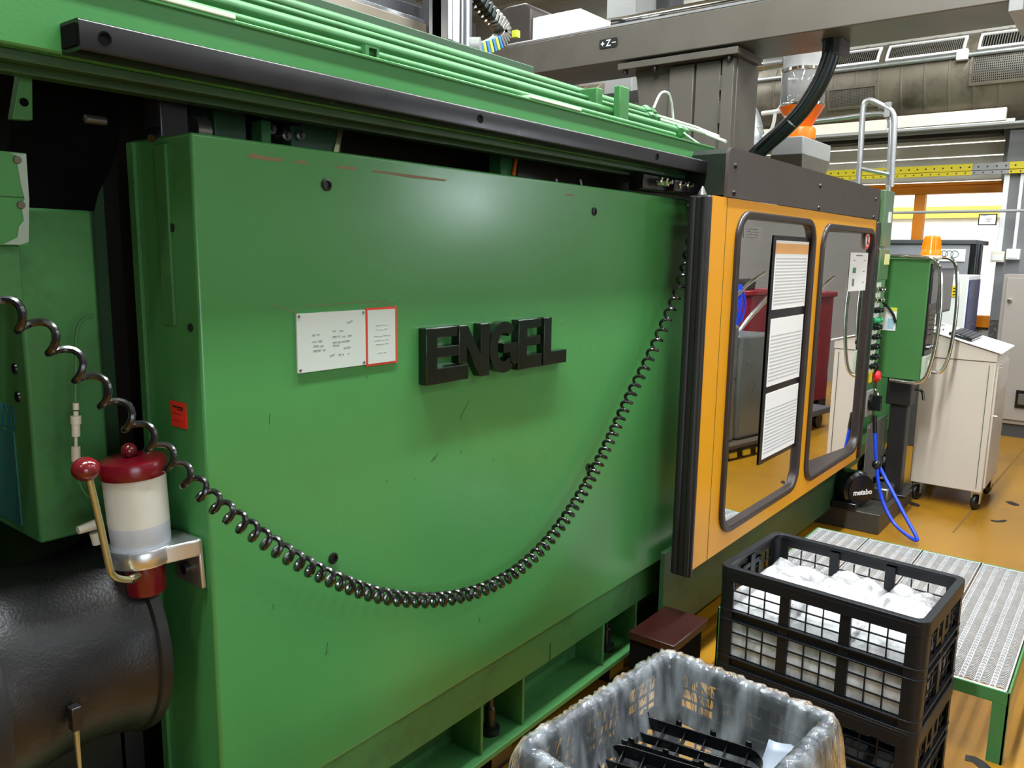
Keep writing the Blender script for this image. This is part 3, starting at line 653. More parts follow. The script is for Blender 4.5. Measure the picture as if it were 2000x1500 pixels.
MB().box(1.231, 1.316, 1.3757, 1.3767, 1.342, 1.465).build('sheet_face', 'paper2', t, smooth=False)
l = MB()
for x0, x1, z in [(1.255, 1.30, 1.43), (1.255, 1.295, 1.42), (1.25, 1.305, 1.405), (1.25, 1.30, 1.396), (1.255, 1.30, 1.386), (1.26, 1.295, 1.366)]: scrib(l, x0, x1, z, 1.3757, 0.0016)
l.build('print', 'lightprint', t, smooth=False)['kind'] = 'stuff'
rl = thing('red_label', 'small red paper label on the shadowed side of the panel', 'label', (0.819, 1.468, 1.25))
MB().box(0.8175, 0.8195, 1.441, 1.496, 1.249, 1.300).build('label_paper', 'redlabel', rl, smooth=False)
l = MB(); l.box(0.8168, 0.8175, 1.45, 1.487, 1.288, 1.291); l.box(0.8168, 0.8175, 1.45, 1.47, 1.284, 1.286); l.box(0.8168, 0.8175, 1.455, 1.488, 1.275, 1.2755); l.box(0.8168, 0.8175, 1.455, 1.488, 1.262, 1.2625)
l.build('print', 'blackprint', rl, smooth=False)
# ================================================================== SLIDING GUARD DOOR
YD = 1.22
D = thing('sliding_guard_door', 'yellow sliding guard door with two rounded black-edged windows', 'door', (3.78, 1.24, 0.43))
SAG = (0.004, 0.060)
def pane_y(k, u, v): return (1.226+SAG[0]*4*u*(1-u)*(1-(2*v-1)**4)) if k == 0 else 1.228+SAG[1]*(1-u)
def rect_loop(u0, u1, v0, v1): return rrect(u0, u1, v0, v1, 0.0005, 6)
W1 = (2.905, 3.812, 0.493, 1.768); W2 = (3.915, 4.850, 0.485, 1.758)
fm = MB()
for (a0, a1), W in (((2.69, 3.8635), W1), ((3.8635, 4.872), W2)):
    fm.ring(xz(rect_loop(a0, a1, 0.428, 1.806), YD), xz(rrect(*W, 0.11, 6), YD), (0, 0.035, 0))
fm.build('door_frame', 'yellow', D, smooth=False)
MB().box(2.69, 2.70, 1.222, 1.297, 0.428, 1.808).build('door_edge', 'blacksteel', D)
eb = MB(); eb.box(2.664, 2.69, 1.216, 1.30, 0.40, 1.806)
eb.build('rubber_edge', 'blackrubber', D, bevel=0.010, seg=3)
MB().tube([(2.662, 1.235, 0.41), (2.662, 1.235, 1.80)], 0.012, 10).build('rubber_lip', 'blackrubber', D)
MB().tube([(2.664, 1.278, 0.41), (2.664, 1.278, 1.80)], 0.013, 10).build('rubber_lip', 'blackrubber', D)
MB().box(2.817, 2.8185, 1.2188, 1.2215, 0.428, 1.806).build('fold_line', 'scuff', D, smooth=False)
eb = MB(); eb.box(4.872, 4.925, 1.205, 1.26, 0.43, 1.80); eb.build('rubber_edge', 'blackrubber', D, bevel=0.012, seg=3)
for k, W in enumerate((W1, W2)):
    wi = thing('door_window', 'x', None, (0, 0, 0)); del wi['label']
    wi.parent = D; wi.location = Vector((W[0], YD, W[2]))-D.location
    lo = xz(rrect(*W, 0.11, 6), 1.204); e = 0.030
    g = MB(); g.ring(lo, xz(rrect(W[0]+e, W[1]-e, W[2]+e, W[3]-e, 0.082, 6), 1.204), (0, 0.05 if k == 0 else 0.10, 0))
    gk = g.build('gasket', 'gasket', wi, bevel=0.008, seg=3)
    e = 0.02
    pm = MB(); nu, nv = 20, 16
    for yo in (0.0, 0.004):
        vs_ = [(W[0]+e+(W[1]-W[0]-2*e)*a/nu, pane_y(k, a/nu, b/nv)+yo, W[2]+e+(W[3]-W[2]-2*e)*b/nv) for a in range(nu+1) for b in range(nv+1)]
        pm.add(vs_, [(a*(nv+1)+b, (a+1)*(nv+1)+b, (a+1)*(nv+1)+b+1, a*(nv+1)+b+1) for a in range(nu) for b in range(nv)])
    pm.build('pane', 'glass', wi, ang=180)
# sheets behind / on the panes
def doc(name, label, x0, x1, z0_, z1_, header, rows, m='paper', ysurf=1.2255, dark=True, group=None):
    W_ = W1 if x0 < 3.86 else W2; k_ = 0 if x0 < 3.86 else 1
    ysurf = min(pane_y(k_, min(max((x-W_[0])/(W_[1]-W_[0]), 0.03), 0.97), min(max((z-W_[2])/(W_[3]-W_[2]), 0.03), 0.97)) for x in (x0, x1) for z in (z0_, z1_))-0.0005
    t = thing(name, label, 'paper', ((x0+x1)/2, ysurf, z0_), group)
    def sb(mb, xa, xb, za, zb, o0, o1):
        ya, yb = (pane_y(1, (xa-W2[0])/(W2[1]-W2[0]), 0.5)-0.0005, pane_y(1, (xb-W2[0])/(W2[1]-W2[0]), 0.5)-0.0005) if k_ else (ysurf, ysurf)
        v = [(xa, ya+o0, za), (xb, yb+o0, za), (xb, yb+o1, za), (xa, ya+o1, za), (xa, ya+o0, zb), (xb, yb+o0, zb), (xb, yb+o1, zb), (xa, ya+o1, zb)]
        return mb.add(v, [(3, 2, 1, 0), (4, 5, 6, 7), (0, 1, 5, 4), (1, 2, 6, 5), (2, 3, 7, 6), (3, 0, 4, 7)])
    if dark: sb(MB(), x0-0.03, x1+0.03, z0_-0.02, z1_+0.02, -0.002, 0).build('black_sleeve', 'blackplastic', t, smooth=False)
    sb(MB(), x0, x1, z0_, z1_, -0.0032, -0.002).build('sheet', m, t, smooth=False)
    if header: sb(MB(), x0, x1, z1_-0.055, z1_-header, -0.0036, -0.0032).build('header_band', 'orangeprint', t, smooth=False)
    if rows:
        l = MB()
        for i in range(rows):
            z = z1_-0.075-i*(z1_-z0_-0.085)/rows; sb(l, x0+0.01, x1-0.01, z-0.0035, z+0.0025, -0.0035, -0.0032)
        l.build('table_rows', 'lightprint', t, smooth=False)['kind'] = 'stuff'
    doc.sb = sb
    return t
doc('schedule_sheet', 'upper striped schedule sheet with orange header on left door window', 3.345, 3.757, 1.375, 1.665, 0.012, 15)
doc('schedule_sheet', 'middle striped schedule sheet with orange header on left door window', 3.345, 3.757, 1.045, 1.337, 0.0, 13)
doc('schedule_sheet', 'lowest striped schedule sheet with orange header on left door window', 3.345, 3.757, 0.725, 1.015, 0.0, 13)
t = doc('notice_sheet', 'plain white notice sheet on the left side of right door window', 3.948, 4.15, 0.968, 1.258, 0, 0, dark=False)
l = MB()
for x0, x1, z in ((4.00, 4.08, 1.17), (4.01, 4.05, 1.11), (4.0, 4.06, 1.03)): doc.sb(l, x0, x1, z, z+0.006, -0.0036, -0.0032)
l.build('print', 'lightprint', t, smooth=False)['kind'] = 'stuff'
t = doc('instruction_sheet', 'white instruction sheet with green picture on right door window', 4.515, 4.79, 1.418, 1.625, 0, 0, dark=False)
l = MB(); doc.sb(l, 4.60, 4.70, 1.606, 1.612, -0.0036, -0.0032)
for x in (4.57, 4.73):
    for z in (1.58, 1.52, 1.46): doc.sb(l, x, x+0.02, z, z+0.006, -0.0036, -0.0032)
doc.sb(l, 4.57, 4.60, 1.445, 1.485, -0.0036, -0.0032)
l.build('print', 'print', t, smooth=False)['kind'] = 'stuff'
doc.sb(MB(), 4.565, 4.615, 1.515, 1.545, -0.0036, -0.0032).build('green_picture', 'greenbutton', t, smooth=False)
st = thing('prohibition_sticker', 'round red and white prohibition sticker on right door window', 'sticker', (4.735, 1.2255, 1.65))
MB().lathe([(0.05, 0), (0.05, 0.001)], (4.74, 1.2255, 1.695), (0, -1, 0), 28).build('white_disc', 'paper', st, smooth=False)
rg = MB(); rg.ring(xz([(4.74+0.05*math.cos(2*math.pi*i/28), 1.695+0.05*math.sin(2*math.pi*i/28)) for i in range(28)], 1.2243), xz([(4.74+0.038*math.cos(2*math.pi*i/28), 1.695+0.038*math.sin(2*math.pi*i/28)) for i in range(28)], 1.2243), (0, -0.0006, 0))
rg.prism(xz([(4.74-0.033, 1.695+0.026), (4.74-0.026, 1.695+0.033), (4.74+0.033, 1.695-0.026), (4.74+0.026, 1.695-0.033)], 1.2243), (0, -0.0006, 0))
rg.build('red_ring', 'redlabel', st, smooth=False)
bl = MB(); bl.prism(xz([(4.73, 1.67), (4.75, 1.67), (4.752, 1.71), (4.74, 1.722), (4.728, 1.71)], 1.2243), (0, -0.0004, 0)); bl.build('black_figure', 'blackprint', st, smooth=False)
st = thing('curved_sticker', 'small pale safety notice at the top left window corner', 'sticker', (3.05, 1.2255, 1.66))
MB().prism(xz([(2.99, 1.735), (3.00, 1.668), (3.17, 1.66), (3.175, 1.712), (3.08, 1.712)], 1.2255), (0, -0.001, 0)).build('notice', 'greysteel2', st, smooth=False)
l = MB()
for i in range(4): scrib(l, 3.02, 3.15, 1.70-i*0.01, 1.2245, 0.002)
l.build('print', 'blackprint', st, smooth=False)

# ================================================================== CONTROL PILLAR
K = thing('control_pillar', 'narrow green control pillar with rows of buttons right of the door', 'control panel', (5.1, 1.4, 0.55))
MB().box(4.945, 5.14, 1.262, 1.61, 0.55, 1.978).build('pillar_body', 'green2', K, bevel=0.006)
for z0_, z1_ in ((1.66, 1.978), (1.47, 1.65)):
    MB().box(4.94, 5.145, 1.20, 1.262, z0_, z1_).build('front_plate', 'pillarfront', K, bevel=0.005)
MB().box(4.95, 5.14, 1.225, 1.262, 0.55, 1.46).build('button_board', 'green2', K, bevel=0.004)
MB().box(5.145, 5.42, 1.268, 1.60, 0.55, 0.93).build('side_board', 'pillarfront', K, bevel=0.004)
MB().box(5.145, 5.42, 1.262, 1.60, 0.93, 0.945).build('side_board_top', 'blackrubber', K)
MB().box(5.155, 5.30, 1.30, 1.31, 0.95, 1.10).build('grey_notice', 'walltop', K)
MB().box(5.04, 5.14, 1.197, 1.2, 1.56, 1.62).build('yellow_plate', mat('pale_yellow_plate', (224, 222, 150), 0.5), K, smooth=False)
MB().box(5.04, 5.10, 1.197, 1.2, 1.80, 1.86).build('white_plate', 'white', K, smooth=False)
lb = [1.445, 1.385, 1.325, 1.265, 1.165, 1.11, 1.045, 0.99, 0.935]
for z in lb: MB().box(5.00, 5.10, 1.220, 1.226, z-0.014, z+0.014).build('button_label', 'white', K, smooth=False)
for i, z in enumerate([1.415, 1.355, 1.295, 1.235, 1.195, 1.138, 1.078, 1.018, 0.962]):
    m = ['chrome', 'chrome', 'blackplastic', 'greenbutton', 'blackplastic', 'blackplastic', 'blackplastic', 'blackplastic', 'blackplastic'][i]
    for x in (5.03, 5.09):
        MB().lathe([(0.020, 0), (0.020, 0.012), (0.015, 0.014), (0.015, 0.032), (0.010, 0.036)], (x, 1.226, z), (0, -1, 0), 14).build('push_button', m, K)
MB().lathe([(0.016, 0), (0.016, 0.02), (0.032, 0.022), (0.032, 0.036), (0.024, 0.046)], (5.10, 1.226, 0.90), (0, -1, 0), 18).build('emergency_stop', 'redbutton', K)
MB().box(5.01, 5.07, 1.218, 1.226, 0.865, 0.935).build('yellow_backplate', 'tape', K)
MB().lathe([(0.014, 0), (0.014, 0.03)], (5.28, 1.268, 0.845), (0, -1, 0), 14).build('red_lamp', 'redbutton', K)
MB().box(4.98, 5.12, 1.214, 1.226, 0.66, 0.82).build('switch_plate', 'greysteel2', K, bevel=0.01)
sw = MB(); sw.lathe([(0.05, 0), (0.05, 0.02), (0.035, 0.024)], (5.05, 1.214, 0.745), (0, -1, 0), 20); sw.box(5.03, 5.07, 1.15, 1.19, 0.70, 0.79)
sw.build('rotary_switch', 'blackplastic', K)
hn = MB().tube(bezier([(5.22, 1.268, 0.80), (5.22, 1.22, 0.79), (5.22, 1.21, 0.73), (5.22, 1.22, 0.68), (5.22, 1.268, 0.67)], 6), 0.008, 8); hn.build('pull_handle', 'chrome', K)
gl = thing('clear_splash_guard', 'clear plastic splash guard hanging below the control pillar', 'guard', (5.1, 1.19, 0.22))
poly = rrect(4.96, 5.44, 0.25, 0.62, [0.12, 0.16, 0.001, 0.001], 6)
MB().prism(xz(poly, 1.19), (0, 0.004, 0)).build('clear_sheet', 'hopperglass', gl, smooth=False)
for x in (5.0, 5.4): MB().lathe([(0.008, 0), (0.006, 0.006)], (x, 1.19, 0.60), (0, -1, 0), 10).build('guard_screw', 'chrome', gl)
# ---- blue air hose loop
hb = thing('blue_air_hose', 'bright blue air hose looping down to the floor below the pillar', 'hose', (4.95, 1.05, 0.01))
hpts = [P(a, b, 'x', xx) for a, b, xx in [(1709, 845, 4.95), (1710, 880, 4.95), (1712, 907, 4.955), (1716, 945, 4.94), (1726, 984, 4.91), (1746, 1022, 4.87), (1774, 1047, 4.83), (1788, 1055, 4.81), (1790, 1049, 4.815), (1770, 1012, 4.86), (1747, 968, 4.91), (1729, 934, 4.95), (1717, 910, 4.97)]]
for q in hpts: q.z = max(q.z, 0.012)
MB().tube(bezier(hpts, 8), 0.0105, 10).build('hose', 'blue', hb)
MB().ball(hpts[2], 0.028, 14).build('hose_joint', 'blackplastic', hb)
MB().tube([hpts[0], hpts[0]+Vector((0, 0.01, 0.10))], 0.013, 10).build('hose_socket', 'blackplastic', hb)
# ---- round black machine under the pillar
dc = P(1681, 957, 'x', 4.93); nrm = Vector((-0.55, -0.83, 0)).normalized()
vm = thing('round_black_tool', 'round black motor tool with metabo lettering under the pillar', 'tool', (dc.x, dc.y, 0.12))
RV = dc.z-0.122
MB().lathe([(RV*0.85, 0), (RV, 0.015), (RV, 0.06), (RV*0.92, 0.075), (RV*0.92, 0.15), (RV*0.7, 0.17), (RV*0.7, 0.24), (RV*0.4, 0.26)], dc-nrm*0.0, -nrm, 32).build('drum_housing', 'blackplastic', vm)
MB().lathe([(RV*0.86, 0), (RV*0.84, 0.008), (RV*0.5, 0.012), (RV*0.2, 0.016)], dc, nrm, 32).build('front_cover', 'blacksteel', vm)
tm = MB(); uu = Vector((-nrm.y, nrm.x, 0)); uu = uu if uu.dot(_r) > 0 else -uu
text(tm, 'metabo', 0.045, dc+nrm*0.018+Vector((0, 0, -0.01)), uu, (0, 0, 1), nrm, depth=0.001, bold=0.001)
tm.build('lettering', 'whiteprint', vm, smooth=False)
MB().box(dc.x-0.08, dc.x+0.10, dc.y+0.0, dc.y+0.14, 0.12, 0.16).build('foot_plate', 'blackplastic', vm, bevel=0.004)
# ---- coil of dark cable and bundle behind
cbn = thing('dark_cable_coil', 'coil of dark wrapped cable lying on the steel base', 'cable', (5.55, 1.26, 0.12))
ct = Vector((5.55, 1.24, 0.24))
cm = MB()
for j in range(7):
    rr = 0.105+0.006*random.random(); xo = -0.07+j*0.022
    cm.tube([ct+Vector((xo+0.004*math.sin(i), rr*math.cos(2*math.pi*i/24), rr*math.sin(2*math.pi*i/24))) for i in range(24)], 0.0115, 8, closed=True)
cm.build('cable_turns', 'cordblack', cbn)
MB().lathe([(0.055, -0.1), (0.055, 0.1)], ct, (1, 0, 0), 20).build('spool_core', 'blackplastic', cbn)
tag(MB().box(5.16, 5.34, 1.09, 1.20, 0.12, 0.20).build('small_steel_block', 'steel', bevel=0.01), 'small steel block lying between the tool and the cable coil', 'block')

# ================================================================== CONSOLE
N = thing('operator_console', 'green operator console on black post with chrome handle loops', 'console', (5.4, 1.1, 0.12))
MB().box(5.30, 5.53, 1.005, 1.25, 0.865, 1.60).build('console_housing', 'console_green', N, bevel=0.008)
MB().box(5.31, 5.525, 0.995, 1.006, 1.02, 1.57).build('dark_front', 'blacksteel', N, bevel=0.003)
MB().box(5.335, 5.50, 0.990, 0.996, 1.33, 1.54).build('screen', 'screen', N, bevel=0.002)
kb = MB()
for i in range(5):
    for j in range(6): kb.box(5.34+i*0.033, 5.365+i*0.033, 0.988, 0.996, 1.12+j*0.03, 1.14+j*0.03)
kb.build('key_field', mat('grey_brown_keys', (96, 86, 76), 0.5), N)
for x in (5.35, 5.40, 5.45): MB().lathe([(0.016, 0), (0.014, 0.02)], (x, 0.995, 1.065), (0, -1, 0), 12).build('knob', 'blackplastic', N)
MB().box(5.31, 5.525, 0.985, 1.006, 0.87, 1.015).build('lower_panel', mat('pale_green_panel', (176, 190, 170), 0.4), N, bevel=0.004)
MB().box(5.40, 5.49, 0.982, 0.986, 0.89, 0.98).build('paper_slip', 'paper', N, smooth=False)
def loop(pts, x, name, r=0.011):
    MB().tube(bezier([P(a, b, 'x', x) for a, b in pts], 5), r, 10).build(name, 'chrome', N)
loop([(1740, 500), (1770, 501), (1805, 503), (1824, 507), (1835, 523), (1838, 560), (1836, 615), (1826, 680), (1814, 723), (1804, 741), (1785, 748), (1737, 742)], 5.285, 'handle_loop')
loop([(1815, 506), (1840, 503), (1857, 506), (1867, 520), (1870, 560), (1867, 615), (1858, 675), (1848, 710), (1836, 727), (1818, 726)], 5.56, 'handle_loop')
MB().box(5.33, 5.47, 1.05, 1.19, 0.70, 0.865).build('post_collar', 'blackrubber', N, bevel=0.006)
MB().box(5.35, 5.45, 1.065, 1.165, 0.13, 0.70).build('post', 'blackrubber', N, bevel=0.006)
MB().box(5.30, 5.50, 1.02, 1.21, 0.12, 0.14).build('post_base', 'blacksteel', N, bevel=0.003)
MB().tube(bezier([(5.38, 1.04, 0.80), (5.38, 1.0, 0.795), (5.38, 0.985, 0.74)], 5), 0.008, 8).build('clamp_lever', 'blackplastic', N)
bc = P(1818, 497, 'x', 5.42); bz = 1.60
B = thing('beacon_light', 'amber warning beacon on top of the green console', 'lamp', (5.42, bc.y, bz))
MB().lathe([(0.062, 0), (0.062, 0.014), (0.056, 0.018)], (5.42, bc.y, bz), (0, 0, 1), 24).build('beacon_base', 'shutter', B)
MB().lathe([(0.058, 0.0), (0.054, 0.03), (0.050, 0.034), (0.043, 0.108), (0.038, 0.116), (0.0, 0.118)], (5.42, bc.y, bz+0.018), (0, 0, 1), 24).build('amber_lens', 'amber', B)
rb = MB()
for i in range(24):
    a = 2*math.pi*i/24; rb.tube([Vector((5.42+0.0525*math.cos(a), bc.y+0.0525*math.sin(a), bz+0.055)), Vector((5.42+0.0445*math.cos(a), bc.y+0.0445*math.sin(a), bz+0.12))], 0.0025, 5)
rb.build('lens_ribs', 'amber', B)
# sticker and cable on pillar side behind the console
sk = thing('info_label', 'white and pale blue info label behind the console', 'label', (5.297, 1.21, 1.16))
MB().box(5.296, 5.30, 1.165, 1.25, 1.16, 1.30).build('label_sheet', 'paper', sk, smooth=False)
l = MB(); l.box(5.2948, 5.296, 1.175, 1.21, 1.17, 1.235); l.build('blue_field', mat('pale_blue_print', (150, 196, 214), 0.5), sk, smooth=False)
l = MB(); l.box(5.2948, 5.296, 1.165, 1.21, 1.28, 1.30); l.build('yellow_field', 'lime', sk, smooth=False)
MB().tube(bezier([(5.29, 1.248, 1.33), (5.28, 1.22, 1.31), (5.278, 1.18, 1.26), (5.287, 1.165, 1.21)], 6), 0.008, 8).build('plug_cable', 'blackplastic', sk)

# ================================================================== COMPUTER TROLLEY
T = thing('computer_trolley', 'beige computer trolley with sloping white top on castors', 'trolley', (6.05, 0.87, 0))
tb = MB(); tb.box(5.75, 6.32, 0.668, 1.09, 0.125, 0.965); tb.build('cabinet_body', 'beige', T, bevel=0.005)
hd2 = MB(); hd2.prism([(5.745, 0.663, 0.968), (5.745, 1.095, 0.968), (5.745, 1.095, 1.14), (5.745, 0.663, 1.02)], (0.58, 0, 0)); hd2.build('sloped_housing', 'beige', T, bevel=0.004)
tp = MB(); tp.prism([(5.735, 0.64, 1.020), (5.735, 1.10, 1.146), (5.735, 1.10, 1.156), (5.735, 0.64, 1.030)], (0.60, 0, 0)); tp.build('sloped_top', 'white', T, bevel=0.003)
MB().box(5.78, 6.29, 0.655, 0.669, 0.15, 0.945).build('front_door', 'beige', T, bevel=0.004)
MB().box(5.7455, 5.7505, 0.70, 0.703, 0.15, 0.945).build('side_seam', 'scuff', T, smooth=False)
for z in (0.93, 0.62): MB().lathe([(0.008, 0), (0.008, 0.02)], (5.80, 0.656, z), (0, -1, 0), 10).build('hinge', 'chrome', T)
for x in (5.80, 6.27):
    for y in (0.70, 1.05):
        c = MB(); c.lathe([(0.012, -0.016), (0.046, -0.014), (0.05, -0.008), (0.05, 0.008), (0.046, 0.014), (0.012, 0.016)], (x, y, 0.05), (0.35, 1, 0), 20)
        w_ = c.build('castor', 'blackrubber', T)
        MB().box(x-0.028, x+0.028, y-0.026, y-0.02, 0.045, 0.125).add([], []).box(x-0.028, x+0.028, y+0.02, y+0.026, 0.045, 0.125).box(x-0.03, x+0.03, y-0.03, y+0.03, 0.115, 0.127).build('castor_fork', 'chrome', w_)
slope = math.atan2(0.126, 0.46)
def on_top(x, y): return Vector((x, y, 1.030+(y-0.64)*0.126/0.46))
kbd = thing('keyboard', 'dark keyboard lying on the sloping trolley top', 'keyboard', on_top(5.98, 0.88))
Mx = Matrix.Rotation(slope, 3, 'X')
kk = MB(); kk.obox(on_top(5.98, 0.885)+Vector((0, 0, 0.012)), 0.40, 0.14, 0.018, Mx); kk.build('keyboard_case', 'blackplastic', kbd, bevel=0.004)
kk = MB()
for i in range(14):
    for j in range(5): kk.obox(on_top(5.80+i*0.0275, 0.835+j*0.024)+Mx @ Vector((0, 0, 0.024)), 0.022, 0.019, 0.006, Mx)
kk.build('keys', 'darkgrey', kbd)
mo = thing('computer_mouse', 'white computer mouse at the near corner of the trolley top', 'mouse', on_top(5.77, 1.0))
mb = MB().ball(on_top(5.775, 1.02)+Vector((0, 0, 0.014)), 0.034, 14, 0.55); mb.build('mouse_shell', 'white', mo)
mb = MB().ball(on_top(5.775, 0.985)+Vector((0, 0, 0.024)), 0.007, 8); mb.build('mouse_wheel', 'greysteel', mo)
mn = thing('computer_monitor', 'dark thin monitor seen edge-on above the trolley', 'monitor', on_top(6.0, 1.06))
MB().box(5.86, 6.30, 1.045, 1.085, 1.24, 1.54).build('monitor_case', 'darkgrey', mn, bevel=0.006)
MB().box(5.875, 6.285, 1.042, 1.046, 1.26, 1.525).build('screen', 'screen', mn, smooth=False)
MB().box(6.04, 6.12, 1.06, 1.08, 1.15, 1.25).build('neck', 'darkgrey', mn)
MB().box(5.857, 5.861, 1.055, 1.078, 1.34, 1.44).build('sticker', 'lime', mn, smooth=False)
# ================================================================== LEFT HOUSING, DRUM
L = thing('ejector_housing', 'green housing left of the guard panel with teal number print', 'housing', (0.68, 2.0, 1.03))
MB().box(0.608, 0.748, 1.62, 2.6, 1.03, 1.667).build('housing_body', 'green2', L, bevel=0.006)
MB().box(0.748, 0.762, 1.66, 2.6, 0.4, 1.66).build('cover_edge', 'greendark', L, bevel=0.003)
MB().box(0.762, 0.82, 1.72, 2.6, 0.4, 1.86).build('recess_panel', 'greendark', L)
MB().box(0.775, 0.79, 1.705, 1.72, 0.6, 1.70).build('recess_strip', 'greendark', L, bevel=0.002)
for q in [(30, 720), (36, 775)]:
    p = P(*q, 'x', 0.608); MB().lathe([(0.011, 0), (0.010, 0.004)], (0.6085, p.y, p.z), (-1, 0, 0), 14).build('bolt', 'blacksteel', L)
tx = MB(); a = P(18, 817, 'x', 0.607)
text(tx, '000', 0.075, (0.6068, a.y+0.015, a.z), (0, -1, 0), (0, 0, 1), (-1, 0, 0), depth=0.0004, sx=0.8)
tx.build('number_print', 'cyan', L, smooth=False)
MB().box(0.606, 0.608, 1.70, 2.3, 1.05, 1.24).build('teal_reflection', mat('teal_reflection_tint', (52, 112, 104), 0.35), L, smooth=False)  # flat teal patch painted in place of a blue reflection on the housing
J = thing('junction_cover', 'small green cover plate with chipped edge at the left picture edge', 'cover', (0.3, 1.55, 1.5))
MB().box(-0.3, 0.572, 1.505, 1.60, 1.503, 1.60).build('cover_box', 'green2', J, bevel=0.004)
cvp = [(-0.3, 1.599), (0.578, 1.599), (0.584, 1.675), (0.586, 1.75), (-0.3, 1.75)]
MB().prism(xz(cvp, 1.488), (0, 0.012, 0)).build('cover_plate', 'green', J)
MB().box(-0.3, 0.582, 1.4875, 1.489, 1.6765, 1.6785).build('plate_joint', 'scuff', J, smooth=False)
cpz = MB(); cpz.prism(xz([(0.579, 1.605), (0.566, 1.60), (0.54, 1.60), (0.562, 1.612), (0.566, 1.63), (0.574, 1.64), (0.572, 1.665), (0.578, 1.675), (0.574, 1.70), (0.57, 1.745), (0.56, 1.748), (0.586, 1.749), (0.585, 1.675)], 1.4877), (0, -0.0006, 0))
cpz.build('bare_edge', mat('grey_bare_edge', (150, 170, 158), 0.5), J, smooth=False)
for z in (1.738, 1.665): MB().lathe([(0.007, 0), (0.006, 0.003)], (0.572, 1.488, z), (0, -1, 0), 12).build('screw', 'greysteel', J)
gb = MB(); gb.prism([(0.598, 1.49, 1.925), (0.610, 1.49, 1.925), (0.602, 1.49, 1.805), (0.570, 1.49, 1.803)], (0, 0.02, 0)); gb.build('gusset', 'green2', M, bevel=0.002)
MB().box(0.607, 0.655, 1.485, 1.51, 1.895, 1.918).build('gusset_foot', 'palegreen', M, bevel=0.002)
MB().lathe([(0.007, 0), (0.007, 0.001)], (0.590, 1.4895, 1.832), (0, -1, 0), 12).build('gusset_hole', 'void', M, smooth=False)
MB().lathe([(0.05, 0), (0.055, 0.03), (0.05, 0.05), (0.05, 0.12)], (0.50, 1.56, 1.69), (0, 0, 1), 20).build('grey_sleeve', 'greysteel', M)
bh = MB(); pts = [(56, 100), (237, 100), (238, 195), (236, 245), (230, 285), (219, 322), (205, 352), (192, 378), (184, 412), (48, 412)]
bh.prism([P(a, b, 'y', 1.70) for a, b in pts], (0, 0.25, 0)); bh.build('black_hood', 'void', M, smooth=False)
DR = thing('ejector_cylinder_drum', 'large black cast drum below the green housing at lower left', 'drum', (0.6, 1.63, 0.58))
ax0 = Vector((0.40, 1.625, 0.80))
R0 = 0.205
MB().lathe([(R0*0.6, 0.055), (R0*0.97, 0.06), (R0*1.0, 0.09), (R0*0.98, 0.13), (R0*0.93, 0.17), (R0*0.92, 0.24), (R0*0.95, 0.29), (R0*1.0, 0.315), (R0*1.0, 0.325)], ax0, (1, 0, 0), 56).build('drum_body', 'castblack', DR)
MB().lathe([(R0*0.5, -0.2), (R0*1.16, -0.2), (R0*1.19, -0.19), (R0*1.19, 0.045), (R0*1.16, 0.056)], ax0, (1, 0, 0), 56).build('drum_flange', 'blackrubber', DR)
MB().lathe([(R0*1.0, 0.325), (R0*1.03, 0.33), (R0*1.03, 0.35), (R0*0.9, 0.355)], ax0, (1, 0, 0), 56).build('drum_rim', 'blackrubber', DR)
p = P(140, 1375, 'y', 1.43)
zn = MB(); zn.box(p.x-0.009, p.x+0.009, p.y-0.02, p.y, p.z-0.045, p.z); zn.build('drain_bracket', 'blacksteel', DR, bevel=0.002)
MB().tube([(p.x, p.y-0.01, p.z-0.045), (p.x+0.001, p.y-0.01, p.z-0.14)], [0.0055, 0.003], 8).build('drain_rod', 'brasszinc', DR)
MB().lathe([(0.008, 0), (0.008, 0.006)], P(160, 1363, 'y', 1.44), (0, -1, 0), 12).build('bolt', 'blacksteel', DR)
MB().box(0.15, 0.80, 1.66, 2.4, 0.0, 0.60).build('drum_bed', 'blackrubber', DR)
MB().box(-0.6, 0.82, 2.62, 2.7, 0, 1.98).build('rear_plate', 'void', M)
# thin oil line with fittings
oi = thing('oil_line', 'thin green oil pipe with pale fittings beside the lubricator', 'pipe', (0.65, 1.58, 1.0))
YO = 1.57
MB().tube(bezier([P(a, b, 'y', YO) for a, b in [(182, 617), (165, 622), (152, 640), (148, 680), (148, 730), (147, 790)]], 6), 0.0035, 8).build('pipe_run', 'green2', oi)
for y0_, y1_, r in ((787, 800, .0055), (803, 812, .0045), (812, 828, .0095), (828, 852, .0075), (852, 872, .003), (872, 900, .008), (903, 920, .006)):
    a = P(148, y0_, 'y', YO); b = P(148.5, y1_, 'y', YO); MB().tube([a, b], r, 10).build('pipe_fitting', 'shutter', oi)
MB().tube(bezier([P(a, b, 'y', YO) for a, b in [(152, 918), (157, 945), (168, 965), (180, 974)]], 6), 0.0035, 8).build('pipe_run', 'green2', oi)
a = P(152, 1036, 'y', 1.54); b = P(192, 1022, 'y', 1.54); MB().tube([a, b], [0.008, 0.011], 10).build('pipe_fitting', 'shutter', oi)
a = P(185, 1040, 'y', 1.54); b = P(190, 1062, 'y', 1.54); MB().tube([a, b], [0.010, 0.009], 10).build('pipe_fitting', 'shutter', oi)
